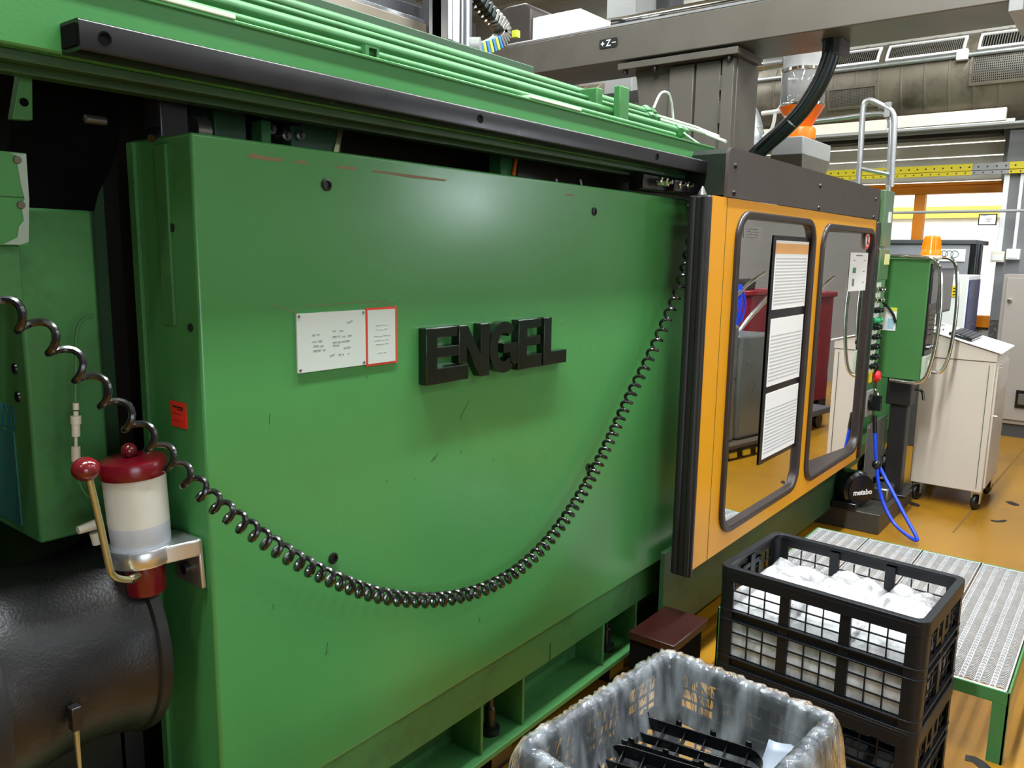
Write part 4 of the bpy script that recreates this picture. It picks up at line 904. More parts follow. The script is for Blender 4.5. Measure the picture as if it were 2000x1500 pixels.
# ================================================================== LUBRICATOR
JC = Vector((0.735, 1.47, 0.93))
U = thing('hand_lubricator', 'hand lubricator with milky jar and dark red lid on aluminium bracket', 'lubricator', JC)
jx, jy = JC.x, JC.y
MB().lathe([(0.034, 0), (0.036, 0.003), (0.036, 0.055), (0.036, 0.07)], (jx, jy, 0.935), (0, 0, 1), 28).build('red_pump_base', 'darkred', U)
MB().lathe([(0.048, 0), (0.058, 0.003), (0.0625, 0.010), (0.0625, 0.034), (0.060, 0.038)], (jx, jy, 0.997), (0, 0, 1), 36).build('aluminium_collar', 'alu', U)
am = MB(); am.prism([(jx+0.012, jy-0.0585, 0), (0.803, jy-0.075, 0), (0.818, jy-0.075, 0), (0.818, jy+0.02, 0), (jx, jy+0.055, 0)], (0, 0, 0.034))
am.v = [v+Vector((0, 0, 0.999)) for v in am.v]
am.build('bracket_arm', 'alu', U, bevel=0.004)
MB().box(0.808, 0.818, jy-0.075, jy+0.02, 0.93, 1.033).build('bracket_plate', 'alu', U, bevel=0.003)
MB().lathe([(0.012, 0), (0.012, 0.012)], (0.808, jy-0.03, 0.965), (-1, 0, 0), 12).build('bracket_bolt', 'blacksteel', U)
MB().lathe([(0.052, 0), (0.0535, 0.004), (0.0550, 0.046)], (jx, jy, 1.032), (0, 0, 1), 40).build('grease_level', 'jaroil', U)
MB().lathe([(0.0550, 0), (0.0565, 0.098)], (jx, jy, 1.078), (0, 0, 1), 40).build('jar', 'jar', U)
MB().lathe([(0.0600, 0), (0.0615, 0.004), (0.0615, 0.024), (0.059, 0.031), (0.05, 0.034), (0.0, 0.036)], (jx, jy, 1.172), (0, 0, 1), 40).build('red_lid', 'darkred', U)
MB().ball((jx-0.004, jy-0.0, 1.220), 0.0145, 18).build('lid_knob', 'maroon', U)
lev = [P(258, 1131, 'y', jy-0.045), P(240, 1129, 'y', jy-0.05), P(226, 1122, 'y', jy-0.055), P(219, 1105, 'y', jy-0.06), P(205, 1020, 'y', jy-0.065), P(189, 930, 'y', jy-0.07)]
MB().tube(bezier(lev, 6), 0.0063, 10).build('pump_lever', 'brasszinc', U)
MB().tube([lev[0], lev[0]+Vector((0.018, 0.01, 0.0))], 0.009, 12).build('lever_socket', 'chrome', U)
kp = P(183, 911, 'y', jy-0.072)
MB().ball(kp, 0.0232, 20, 0.92).build('lever_knob', 'maroon', U)
# tilt very slightly
U.rotation_euler = Matrix.Rotation(math.radians(-2.5), 3, Vector((0.45, 0.89, 0))).to_euler()
# ================================================================== COILED CORD
ctr = [(-70, 570, 1.18), (-20, 588, 1.19), (40, 622, 1.20), (100, 664, 1.21), (150, 716, 1.22), (200, 768, 1.235), (243, 812, 1.25), (285, 852, 1.262), (325, 892, 1.272), (358, 926, 1.28), (390, 955, 1.285), (420, 982, 1.288), (448, 1004, 1.29), (476, 1025, 1.292), (502, 1043, 1.293), (550, 1076, 1.297), (600, 1106, 1.302), (650, 1131, 1.308), (720, 1157, 1.318), (780, 1169, 1.325), (840, 1172, 1.33), (900, 1164, 1.333), (960, 1144, 1.334), (1020, 1107, 1.334), (1080, 1046, 1.333), (1140, 958, 1.33), (1190, 862, 1.328), (1230, 775, 1.325), (1265, 706, 1.322), (1300, 628, 1.318), (1325, 565, 1.315), (1340, 512, 1.312), (1350, 470, 1.31)]
spx = [(-70, 84), (60, 80), (168, 72), (218, 67), (260, 62), (302, 56), (340, 48), (373, 42), (403, 36), (432, 33), (488, 29), (560, 25.5), (620, 22.5), (700, 19.5), (840, 17.5), (950, 16.5), (1080, 16), (1140, 16), (1200, 16.5), (1250, 19), (1300, 22), (1350, 26)]
def interp(t, x):
    for (a, va), (b, vb) in zip(t[:-1], t[1:]):
        if x <= b: return va+(vb-va)*max(0, x-a)/(b-a)
    return t[-1][1]
fine = bezier([Vector((a, b, c*1000)) for a, b, c in ctr], 60)
pts3 = [P(p.x, p.y, 'y', p.z/1000) for p in fine]
phi = [0.0]
for a, b in zip(fine[:-1], fine[1:]):
    d = math.hypot(b.x-a.x, b.y-a.y); phi.append(phi[-1]+2*math.pi*d/interp(spx, (a.x+b.x)/2))
# resample so that every turn gets 14 points
coil = []; step = 2*math.pi/14; nxt = 0.0
tang = [(pts3[min(i+1, len(pts3)-1)]-pts3[max(i-1, 0)]).normalized() for i in range(len(pts3))]
RC = 0.0152
for i in range(len(pts3)-1):
    while phi[i] <= nxt < phi[i+1]:
        t = (nxt-phi[i])/(phi[i+1]-phi[i]); c = pts3[i].lerp(pts3[i+1], t); tg = tang[i]
        n1 = Vector((0, 1, 0)); n1 = (n1-tg*n1.dot(tg)).normalized(); n2 = tg.cross(n1)
        coil.append(c+(n1*math.cos(nxt+0.9)+n2*math.sin(nxt+0.9))*RC); nxt += step
cc = thing('coiled_cable', 'black coiled cable sagging across the green guard panel', 'cable', (1.3, 1.30, 0.9))
MB().tube(coil, 0.0056, 8).build('coil', 'cordblack', cc, smooth=True)
MB().tube([coil[-1], coil[-1]+Vector((0.03, 0.0, 0.05)), (2.67, 1.30, coil[-1].z+0.12)], 0.0055, 8).build('cable_end', 'cordblack', cc)

# ================================================================== GANTRY ROBOT
R = thing('gantry_robot', 'grey steel gantry robot beam crossing above the machine', 'robot', (4.6, 2.15, 1.99))
XB = 4.4
MB().box(XB, 4.85, 0.62, 7.0, 2.749, 2.945).build('gantry_beam', 'greysteel', R, bevel=0.006)
MB().box(XB+0.0, XB+0.045, 0.62, 7.0, 2.945, 2.962).build('guide_rail', 'alu', R, bevel=0.003)
MB().box(XB+0.10, XB+0.15, 0.62, 7.0, 2.945, 2.985).build('guide_rail', 'alu', R, bevel=0.004)
MB().box(XB+0.22, XB+0.40, 0.62, 7.0, 2.945, 2.975).build('toothed_rack_cover', 'greysteel', R, bevel=0.003)
MB().box(XB-0.01, 4.90, 0.56, 0.62, 2.70, 3.08).build('end_plate', 'greysteel2', R, bevel=0.004)
MB().box(XB+0.01, XB+0.36, 1.90, 2.66, 2.697, 2.735).build('mounting_plate', 'greysteel', R, bevel=0.003)
MB().box(XB+0.06, XB+0.30, 1.92, 2.6, 2.735, 2.749).build('shim_plate', 'darkgrey', R)
MB().box(4.50, 4.80, 1.93, 2.34, 1.985, 2.697).build('column', 'greysteel', R, bevel=0.004)
MB().box(4.455, 4.50, 1.935, 2.005, 1.985, 2.690).build('column_strip', 'greysteel', R, bevel=0.003)
MB().box(4.47, 4.50, 2.02, 2.17, 1.985, 2.688).build('column_panel', 'greysteel', R, bevel=0.004)
MB().box(4.47, 4.50, 2.185, 2.34, 1.985, 2.688).build('column_panel', 'greysteel', R, bevel=0.004)
cg = MB(); gp = [(2.34, 2.697), (2.585, 2.697), (2.572, 2.63), (2.556, 2.52), (2.535, 2.40), (2.50, 2.25), (2.46, 1.985), (2.34, 1.985)]
cg.prism([Vector((4.50, a, b)) for a, b in gp], (0.25, 0, 0)); cg.build('column_gusset', 'greysteel', R)
for y in (2.62, 2.42, 1.96): MB().lathe([(0.016, 0), (0.016, 0.02), (0.009, 0.022), (0.009, 0.03)], (4.44, y, 2.697), (0, 0, -1), 8).build('bolt', 'blacksteel', R)
wl = MB()
for z0_, z1_ in ((2.15, 2.28), (2.34, 2.46), (2.52, 2.60)): wl.box(4.452, 4.456, 2.003, 2.012, z0_, z1_)
wl.build('weld_bead', 'steel', R)
pl = MB(); pl.prism([Vector((XB-0.004, a, b)) for a, b in rrect(2.660, 2.786, 2.832, 2.886, 0.010, 4)], (0.004, 0, 0))
ap = pl.build('axis_plate', 'blackprint', R, smooth=False)
tm = MB(); text(tm, '+', 0.045, (XB-0.0045, 2.763, 2.858), (0, -1, 0), (0, 0, 1), (-1, 0, 0), depth=0.0003, bold=0.0015); text(tm, 'Z', 0.052, (XB-0.0045, 2.722, 2.859), (0, -1, 0), (0, 0, 1), (-1, 0, 0), depth=0.0003, bold=0.001)
tm.box(XB-0.0048, XB-0.0042, 2.670, 2.697, 2.857, 2.862)
tm.build('axis_lettering', 'whiteprint', ap, smooth=False)
# kick beam along x, vertical axis, motor
MB().box(-1.0, 3.12, 2.92, 3.12, 2.42, 2.70).build('cross_beam', mat('brown_grey_beam', (138, 126, 112), 0.35, var=0.08), R, bevel=0.006)
MB().box(-1.0, 3.10, 2.93, 2.98, 2.70, 2.72).build('cross_rail', 'alu', R, bevel=0.003)
MB().box(-1.0, 3.08, 3.0, 3.1, 2.70, 2.80).build('cross_chain_tray', 'darkgrey', R, bevel=0.003)
MB().box(3.02, 3.14, 2.72, 2.95, 2.55, 3.3).build('carriage', 'darkgrey', R, bevel=0.01)
va = MB(); va.box(2.83, 2.86, 2.60, 2.70, 2.545, 3.7); va.box(2.868, 2.915, 2.605, 2.70, 2.545, 3.7); va.box(2.922, 2.935, 2.60, 2.70, 2.50, 3.7); va.box(2.955, 2.978, 2.60, 2.70, 2.50, 3.7); va.box(2.83, 2.975, 2.64, 2.72, 2.52, 3.7)
va.build('vertical_axis_profile', 'alu', R, bevel=0.003)
MB().lathe([(0.035, 0), (0.04, 0.005), (0.04, 0.07)], (3.02, 2.66, 2.56), (0.5, -0.8, 0), 18).build('cable_gland', 'greysteel2', R)
chn = bezier([(3.06, 2.75, 2.95), (3.16, 2.75, 2.87), (3.27, 2.75, 2.80), (3.37, 2.75, 2.755), (3.41, 2.75, 2.715), (3.37, 2.75, 2.665), (3.28, 2.75, 2.62), (3.18, 2.75, 2.585), (3.10, 2.75, 2.57)], 8)
MB().tube(chn, 0.028, 10).build('energy_chain_core', 'blackrubber', R)
for i in range(2, len(chn)-2, 2):
    t_ = (chn[i+1]-chn[i-1]).normalized(); n_ = t_.cross(Vector((0, 1, 0))).normalized()
    Mm = Matrix((t_, Vector((0, 1, 0)), n_)).transposed()
    lower = i > 40
    MB().obox(chn[i], 0.018, 0.075, 0.062, Mm).build('chain_link', ('bluetag' if i % 4 else 'lime') if lower else ('steel' if i > 18 else 'hosegreen'), R, bevel=0.003)
MB().box(3.46, 3.49, 2.70, 2.73, 2.70, 2.735).build('yellow_tag', 'lime', R)
mt = MB(); mt.prism([Vector((4.60, a, b)) for a, b in rrect(3.47, 3.80, 2.95, 3.27, [0.01, 0.01, 0.14, 0.06], 6)], (0.30, 0, 0))
mt.build('motor_housing', 'brown', R, bevel=0.02, seg=3)
wb = MB(); wb.box(4.62, 5.0, 3.08, 3.47, 2.985, 3.17); wb.build('control_box', 'white', R, bevel=0.006)
MB().box(4.70, 4.95, 3.074, 3.08, 3.01, 3.10).build('rating_label', 'paper', R)
MB().tube([(5.2, 1.0, 3.22), (5.2, 7.5, 3.22)], 0.035, 12).build('linear_shaft', 'chrome', R)
MB().box(5.0, 5.25, 2.85, 3.10, 3.12, 3.16).build('cable_bracket', 'blacksteel', R)
MB().tube(bezier([(4.95, 3.05, 3.16), (4.98, 2.96, 3.15), (4.98, 2.93, 3.08), (4.98, 2.93, 2.95)], 6), 0.008, 6).build('black_cable', 'blackrubber', R)
MB().box(5.0, 5.3, 2.55, 7.5, 2.62, 2.70).build('rear_i_beam', mat('blue_grey_beam', (138, 142, 146), 0.4), R, bevel=0.003)
# black conduit from the beam to the machine
hz = thing('black_conduit_hose', 'thick black conduit hose bending down from the gantry beam', 'hose', (4.6, 1.5, 1.98))
hp_ = [P(a, b, 'x', 4.62) for a, b in [(1618, 62), (1625, 90), (1617, 125), (1598, 168), (1568, 214), (1532, 252), (1500, 280), (1470, 308), (1440, 335)]]
MB().tube(bezier(hp_, 6), 0.046, 14).build('conduit', 'hosegreen', hz)
hp2 = [P(a, b, 'x', 4.56) for a, b in [(1612, 102), (1600, 135), (1572, 185), (1545, 222), (1505, 262), (1475, 290)]]
MB().tube(bezier(hp2, 6), 0.008, 8).build('thin_cable', 'blackrubber', hz)
tp_ = hp_[4].lerp(hp_[5], 0.6); MB().lathe([(0.048, 0), (0.048, 0.008)], tp_, (hp_[5]-hp_[4]), 14).build('cable_tie', 'greysteel2', hz)
MB().box(4.58, 4.75, 1.40, 1.50, 2.66, 2.752).build('conduit_socket', 'darkgrey', hz, bevel=0.01)
# ================================================================== HOPPER
H_ = thing('material_hopper', 'material hopper with clear cylinder over orange cone and grey block', 'hopper', (5.78, 2.0, 1.45))
hx, hy = 5.78, 2.0
MB().lathe([(0.140, 0), (0.145, 0.01), (0.145, 0.20), (0.143, 0.205)], (hx, hy, 2.635), (0, 0, 1), 36).build('clear_cylinder', 'hopperglass', H_)
MB().lathe([(0.148, 0), (0.151, 0.004), (0.151, 0.016), (0.148, 0.02)], (hx, hy, 2.615), (0, 0, 1), 36).build('lower_ring', 'chrome', H_)
MB().lathe([(0.148, 0), (0.152, 0.004), (0.152, 0.022), (0.148, 0.026)], (hx, hy, 2.84), (0, 0, 1), 36).build('upper_ring', 'chrome', H_)
MB().lathe([(0.142, 0), (0.142, 0.25), (0.10, 0.28)], (hx, hy, 2.866), (0, 0, 1), 36).build('suction_lid', 'greysteel2', H_)
MB().lathe([(0.075, 0), (0.145, 0.125), (0.15, 0.13)], (hx, hy, 2.485), (0, 0, 1), 36).build('orange_cone', 'orange', H_)
MB().lathe([(0.105, 0), (0.105, 0.055), (0.098, 0.075), (0.075, 0.085)], (hx, hy, 2.40), (0, 0, 1), 36).build('orange_neck', 'orange', H_)
hbk = MB(); hbk.box(5.52, 6.12, 1.885, 2.10, 2.27, 2.39); hbk.build('hopper_block', 'greysteel2', H_, bevel=0.008)
hbk = MB(); hbk.add([(5.52, 1.885, 2.27), (6.12, 1.885, 2.27), (6.12, 2.10, 2.27), (5.52, 2.10, 2.27), (5.66, 1.92, 2.0), (5.98, 1.92, 2.0), (5.98, 2.08, 2.0), (5.66, 2.08, 2.0)], [(0, 1, 2, 3), (7, 6, 5, 4), (4, 5, 1, 0), (5, 6, 2, 1), (6, 7, 3, 2), (7, 4, 0, 3)])
hbk.build('tapered_foot', 'greysteel', H_)
MB().box(5.66, 5.98, 1.92, 2.08, 1.45, 2.0).build('foot_column', 'greysteel', H_)
MB().tube(bezier([(hx, hy+0.14, 2.93), (hx, hy+0.30, 2.93), (hx, hy+0.46, 2.93), (hx, hy+0.62, 2.84), (hx, hy+0.8, 2.68)], 6), 0.042, 14).build('suction_pipe', 'alu', H_)
MB().lathe([(0.046, 0), (0.046, 0.05)], (hx, hy+0.28, 2.93), (0, 1, 0), 14).build('pipe_clamp', 'chrome', H_)
gd = thing('exhaust_elbow', 'shiny galvanised exhaust elbow behind the gantry column', 'duct', (6.2, 2.6, 1.45))
MB().tube(bezier([(6.2, 2.9, 2.78), (6.2, 2.78, 2.76), (6.2, 2.66, 2.66), (6.2, 2.60, 2.52), (6.2, 2.59, 2.38), (6.2, 2.59, 1.45)], 6), 0.17, 24).build('elbow_pipe', 'galv', gd)
MB().lathe([(0.176, 0), (0.176, 0.014)], (6.2, 2.59, 2.42), (0, 0, 1), 28).build('seam_ring', 'chrome', gd)
wh = thing('white_pipe_bracket', 'white bent pipe between exhaust elbow and hopper', 'pipe', (5.9, 2.3, 2.35))
MB().tube(bezier([P(a, b, 'x', 5.95) for a, b in [(1488, 222), (1510, 219), (1530, 216)]], 4), 0.017, 8).build('white_pipe', 'white', wh)
MB().tube(bezier([P(a, b, 'x', 5.95) for a, b in [(1524, 212), (1515, 220), (1511, 240), (1505, 255), (1490, 268)]], 4), 0.013, 8).build('white_pipe', 'white', wh)
# ================================================================== LADDER RAILS
A = thing('access_ladder', 'aluminium access ladder with rounded hand rails behind the machine', 'ladder', (6.9, 1.8, 1.45))
def arail(pts, x, r=0.022, n=5): return MB().tube(bezier([P(a, b, 'x', x) for a, b in pts], n), r, 12)
arail([(1676, 365), (1680, 310), (1683, 255), (1686, 212), (1691, 199), (1700, 196), (1715, 202), (1732, 211), (1742, 218), (1746, 228), (1747, 245), (1745, 290), (1740, 365)], 6.9).build('hand_rail', 'alu', A)
arail([(1588, 237), (1640, 231), (1690, 224), (1718, 222), (1731, 226), (1738, 236), (1740, 250), (1738, 300), (1734, 365)], 6.95, 0.018).build('hand_rail', 'alu', A)
arail([(1680, 329), (1710, 335), (1739, 341)], 6.9, 0.016).build('rung', 'alu', A)
for yy in (1.66, 1.885): MB().box(6.88, 6.92, yy-0.015, yy+0.015, 1.45, 2.16).build('stile', 'alu', A, bevel=0.004)
for z in (1.60, 1.85): MB().box(6.885, 6.915, 1.67, 1.88, z, z+0.03).build('rung', 'alu', A, bevel=0.004)
a = P(1735, 205, 'x', 6.9); MB().box(6.88, 6.92, a.y-0.02, a.y+0.02, a.z-0.09, a.z+0.02).build('bracket', 'greysteel2', A)
# ================================================================== BACKGROUND BEYOND THE MACHINE
t = thing('grey_support_column', 'grey square column rising behind the gantry beam', 'column', (6.05, 3.4, 0))
MB().box(5.9, 6.25, 3.42, 3.68, 0, 4.84).build('column_shaft', 'greysteel2', t, bevel=0.01)
MB().box(6.25, 6.5, 3.30, 3.42, 3.3, 4.84).build('dark_cover', 'darkgrey', t)
t = thing('white_dryer', 'white rounded dryer drum seen beneath the gantry beam', 'dryer', (7.3, 3.85, 0))
MB().lathe([(0.28, 0), (0.30, 0.04), (0.30, 0.55), (0.27, 0.62), (0.1, 0.68)], (7.3, 3.9, 2.25), (0, 0, 1), 28).build('dryer_drum', 'white', t)
MB().box(7.0, 7.6, 3.6, 4.2, 0, 2.25).build('dryer_stand', 'greysteel2', t)
t = thing('grey_machine_cabinet', 'pale grey machine cabinet behind the dryer drum', 'cabinet', (7.6, 4.9, 0))
MB().box(7.2, 8.0, 4.5, 5.3, 0, 3.05).build('cabinet_body', 'greysteel2', t, bevel=0.01)
MB().box(7.19, 7.2, 4.56, 4.88, 1.6, 3.0).build('cabinet_door', 'walltop', t, bevel=0.004)
MB().box(7.19, 7.2, 4.92, 5.24, 1.6, 3.0).build('cabinet_door', 'walltop', t, bevel=0.004)
t = thing('tall_grey_silo', 'tall pale silo standing far behind the cross beam', 'silo', (3.6, 6.6, 0))
MB().lathe([(0.5, 0), (0.5, 4.2), (0.3, 4.5)], (3.2, 6.9, 0), (0, 0, 1), 32).build('silo_shell', 'audigrey', t)
MB().lathe([(0.52, 0), (0.52, 0.06)], (3.2, 6.9, 3.0), (0, 0, 1), 32).build('silo_band', 'steel', t)
# ================================================================== STEP PLATFORM WITH GRATING
PX0, PX1, PY0, PY1, PZ = 2.822, 4.035, 0.188, 1.165, 0.25
S = thing('grating_platform', 'low step platform of galvanised grating planks in green angle frame', 'platform', (3.43, 0.68, 0))
for x0, x1, y0, y1 in ((PX0, PX1, PY0, PY0+0.006), (PX0, PX1, PY1-0.006, PY1), (PX0, PX0+0.006, PY0, PY1), (PX1-0.006, PX1, PY0, PY1)):
    MB().box(x0, x1, y0, y1, PZ-0.045, PZ-0.002).build('frame_rail', 'green2', S, bevel=0.001)
for x in (PX0, PX1-0.045):
    for y in (PY0, PY1-0.045):
        lg = MB(); xx = x if x == PX0 else PX1-0.006; yy = y if y == PY0 else PY1-0.006
        lg.box(xx, xx+0.006, y, y+0.045, 0, PZ-0.045); lg.box(x, x+0.045, yy, yy+0.006, 0, PZ-0.045); lg.build('leg', 'green2', S)
npl = 4; pw = (PY1-PY0-0.012)/npl
def make_plank():
    root = MB(); y0 = 0.004; y1 = pw-0.004; L_ = PX1-PX0-0.014
    root.box(0, L_, y0, y0+0.004, -0.03, 0.004).box(0, L_, y1-0.004, y1, -0.03, 0.004)
    root.box(0, 0.012, y0, y1, -0.002, 0.001).box(L_-0.012, L_, y0, y1, -0.002, 0.001)
    nst = 5; st = (y1-y0-0.008)/nst; pit = 0.0125; nr = int((L_-0.03)/pit)
    wA = st*0.68; wB = st*0.32
    for s_ in range(nst):
        ya = y0+0.004+s_*st
        for edge in (ya, ya+wA): root.box(0.006, L_-0.006, edge-0.0012, edge+0.0012, -0.003, 0.0)
        for i in range(nr):
            x = 0.016+i*pit
            # arched rib across the wide stripe
            for k in range(4):
                t0, t1 = k/4, (k+1)/4
                h0, h1 = 0.0085*math.sin(math.pi*t0), 0.0085*math.sin(math.pi*t1)
                a, b = ya+wA*t0, ya+wA*t1
                root.add([(x, a, h0-0.003), (x+0.0045, a, h0-0.003), (x+0.0045, b, h1-0.003), (x, b, h1-0.003), (x, a, h0), (x+0.0045, a, h0), (x+0.0045, b, h1), (x, b, h1)],
                         [(4, 5, 6, 7), (0, 4, 7, 3), (1, 2, 6, 5), (3, 2, 1, 0)])
            if i % 2: continue
            xs = x+pit/2
            a, b = ya+wA+0.001, ya+st-0.001
            root.add([(xs, a, 0), (xs+0.016, a, 0), (xs+0.016, b, 0), (xs, b, 0), (xs+0.002, (a+b)/2, 0.005), (xs+0.014, (a+b)/2, 0.005)], [(0, 1, 5, 4), (3, 4, 5, 2), (0, 4, 3), (1, 2, 5)])
    return root
pk = make_plank(); off = Vector((PX0+0.007, PY0+0.006, PZ-0.004))
pk.v = [v+off for v in pk.v]
plank = pk.build('grating_plank', 'grating', S, smooth=False)
for i in range(1, npl):
    d = plank.copy(); C.objects.link(d); d.location = plank.location+Vector((0, pw*i, 0))
# ================================================================== CRATES
def make_crate(name, label, cat, loc, rz, LX, LY, Hc, group, m='crate', empty=True):
    """perforated stacking crate, local x size LX and y size LY"""
    t = thing(name, label, cat, loc, group); o = Vector(loc)
    def bld(mb, nm, bevel=0.0, seg=2):
        mb.v = [v+o for v in mb.v]; return mb.build(nm, m, t, bevel=bevel, seg=seg)
    hx_, hy_ = LX/2, LY/2
    def L3(l, z): return [Vector((a, b, z)) for a, b in l]
    rm = MB()
    rm.ring(L3(rrect(-hx_, hx_, -hy_, hy_, 0.03, 5), Hc-0.012), L3(rrect(-hx_+0.022, hx_-0.022, -hy_+0.022, hy_-0.022, 0.02, 5), Hc-0.012), (0, 0, 0.012))
    rm.ring(L3(rrect(-hx_, hx_, -hy_, hy_, 0.03, 5), Hc-0.045), L3(rrect(-hx_+0.007, hx_-0.007, -hy_+0.007, hy_-0.007, 0.026, 5), Hc-0.045), (0, 0, 0.035))
    bld(rm, 'rim', 0.002)
    for zz, nm in ((Hc*0.47, 'belt'), (0.0, 'foot_ring')):
        b = MB(); b.ring(L3(rrect(-hx_, hx_, -hy_, hy_, 0.03, 5), zz), L3(rrect(-hx_+0.02, hx_-0.02, -hy_+0.02, hy_-0.02, 0.02, 5), zz), (0, 0, 0.006))
        b.ring(L3(rrect(-hx_, hx_, -hy_, hy_, 0.03, 5), zz+0.030), L3(rrect(-hx_+0.02, hx_-0.02, -hy_+0.02, hy_-0.02, 0.02, 5), zz+0.030), (0, 0, 0.006))
        b.ring(L3(rrect(-hx_+0.010, hx_-0.010, -hy_+0.010, hy_-0.010, 0.025, 5), zz), L3(rrect(-hx_+0.018, hx_-0.018, -hy_+0.018, hy_-0.018, 0.02, 5), zz), (0, 0, 0.036))
        bld(b, nm, 0.0015)
    for sx in (-1, 1):
        for sy2 in (-1, 1):
            c = MB(); r = 0.028; cx, cy_ = sx*(hx_-0.030), sy2*(hy_-0.030)
            arc = []; a0 = {(1, 1): 0, (-1, 1): 90, (-1, -1): 180, (1, -1): 270}[(sx, sy2)]
            out_ = [(cx+r*math.cos(math.radians(a0+90*k/6)), cy_+r*math.sin(math.radians(a0+90*k/6))) for k in range(7)]
            inn = [(cx+(r-0.006)*math.cos(math.radians(a0+90*k/6)), cy_+(r-0.006)*math.sin(math.radians(a0+90*k/6))) for k in range(7)]
            # extend along walls
            d0 = Vector((math.cos(math.radians(a0-90)), math.sin(math.radians(a0-90)))); d1 = Vector((math.cos(math.radians(a0+180)), math.sin(math.radians(a0+180))))
            e = 0.022
            o2 = [tuple(Vector(out_[0])+d0*e)]+out_+[tuple(Vector(out_[-1])+d1*e)]
            i2 = [tuple(Vector(inn[0])+d0*e)]+inn+[tuple(Vector(inn[-1])+d1*e)]
            c.prism([Vector((a, b, 0.006)) for a, b in o2+i2[::-1]], (0, 0, Hc-0.02))
            bld(c, 'corner_post')
    def side(axis, sgn):
        g = MB(); L_ = LX if axis == 'x' else LY; half = L_/2-0.052; dpos = (LY/2 if axis == 'x' else LX/2)-0.012
        def bar(u0, u1, z0_, z1_, th=0.005, dd=0.0):
            q = sgn*(dpos+dd)
            if axis == 'x': g.box(u0, u1, q-th/2, q+th/2, z0_, z1_)
            else: g.box(q-th/2, q+th/2, u0, u1, z0_, z1_)
        nb = 3 if L_ > 0.5 else 2
        pwid = 0.03; bw = (2*half-pwid*(nb-1))/nb
        for k in range(nb-1):
            u = -half+(k+1)*bw+k*pwid; bar(u, u+pwid, 0.03, Hc-0.02, 0.012)
        for (za, zb) in ((0.036, Hc*0.47), (Hc*0.47+0.036, Hc-0.045)):
            for k in range(nb):
                u = -half+k*(bw+pwid); ncell = 3
                for j in range(1, ncell): bar(u+bw*j/ncell-0.0017, u+bw*j/ncell+0.0017, za, zb)
                for j in range(1, 3): bar(u, u+bw, za+(zb-za)*j/3-0.0017, za+(zb-za)*j/3+0.0017)
        if nb == 2:
            # handle surround near the top
            bar(-0.07, 0.07, Hc-0.060, Hc-0.045, 0.010); bar(-0.07, -0.05, Hc-0.11, Hc-0.045, 0.010); bar(0.05, 0.07, Hc-0.11, Hc-0.045, 0.010); bar(-0.07, 0.07, Hc-0.12, Hc-0.105, 0.010)
        bld(g, 'side_grid')
    side('x', 1); side('x', -1); side('y', 1); side('y', -1)
    f_ = MB(); f_.box(-hx_+0.012, hx_-0.012, -hy_+0.012, hy_-0.012, 0.004, 0.010)
    for k in range(7): f_.box(-hx_+0.012, hx_-0.012, -hy_+0.03+k*(LY-0.06)/6-0.004, -hy_+0.03+k*(LY-0.06)/6+0.004, -0.0, 0.016)
    bld(f_, 'crate_floor')
    t.rotation_euler = (0, 0, rz)
    return t
HC = 0.325
RZ1 = math.radians(-3.2)
C1 = (2.468, 0.632)
make_crate('stacking_crate', 'black grid crate at the bottom of the right stack, standing on floor', 'crate', (C1[0], C1[1], 0.0), RZ1, 0.425, 0.60, HC, 'black grid crates')
make_crate('stacking_crate', 'black grid crate on top of the right stack, filled with white bags', 'crate', (C1[0], C1[1], HC+0.001), RZ1, 0.425, 0.60, HC, 'black grid crates')
RZ2 = math.radians(-5.0)
C2 = (1.432, 0.652)
make_crate('stacking_crate', 'black grid crate under the film-lined crate in the foreground', 'crate', (C2[0], C2[1], 0.0), RZ2, 0.56, 0.43, 0.305, 'black grid crates', 'tray')
make_crate('stacking_crate', 'grey-black grid crate lined with clear film in the foreground', 'crate', (C2[0], C2[1], 0.306), RZ2, 0.56, 0.43, 0.315, 'black grid crates', 'tray')
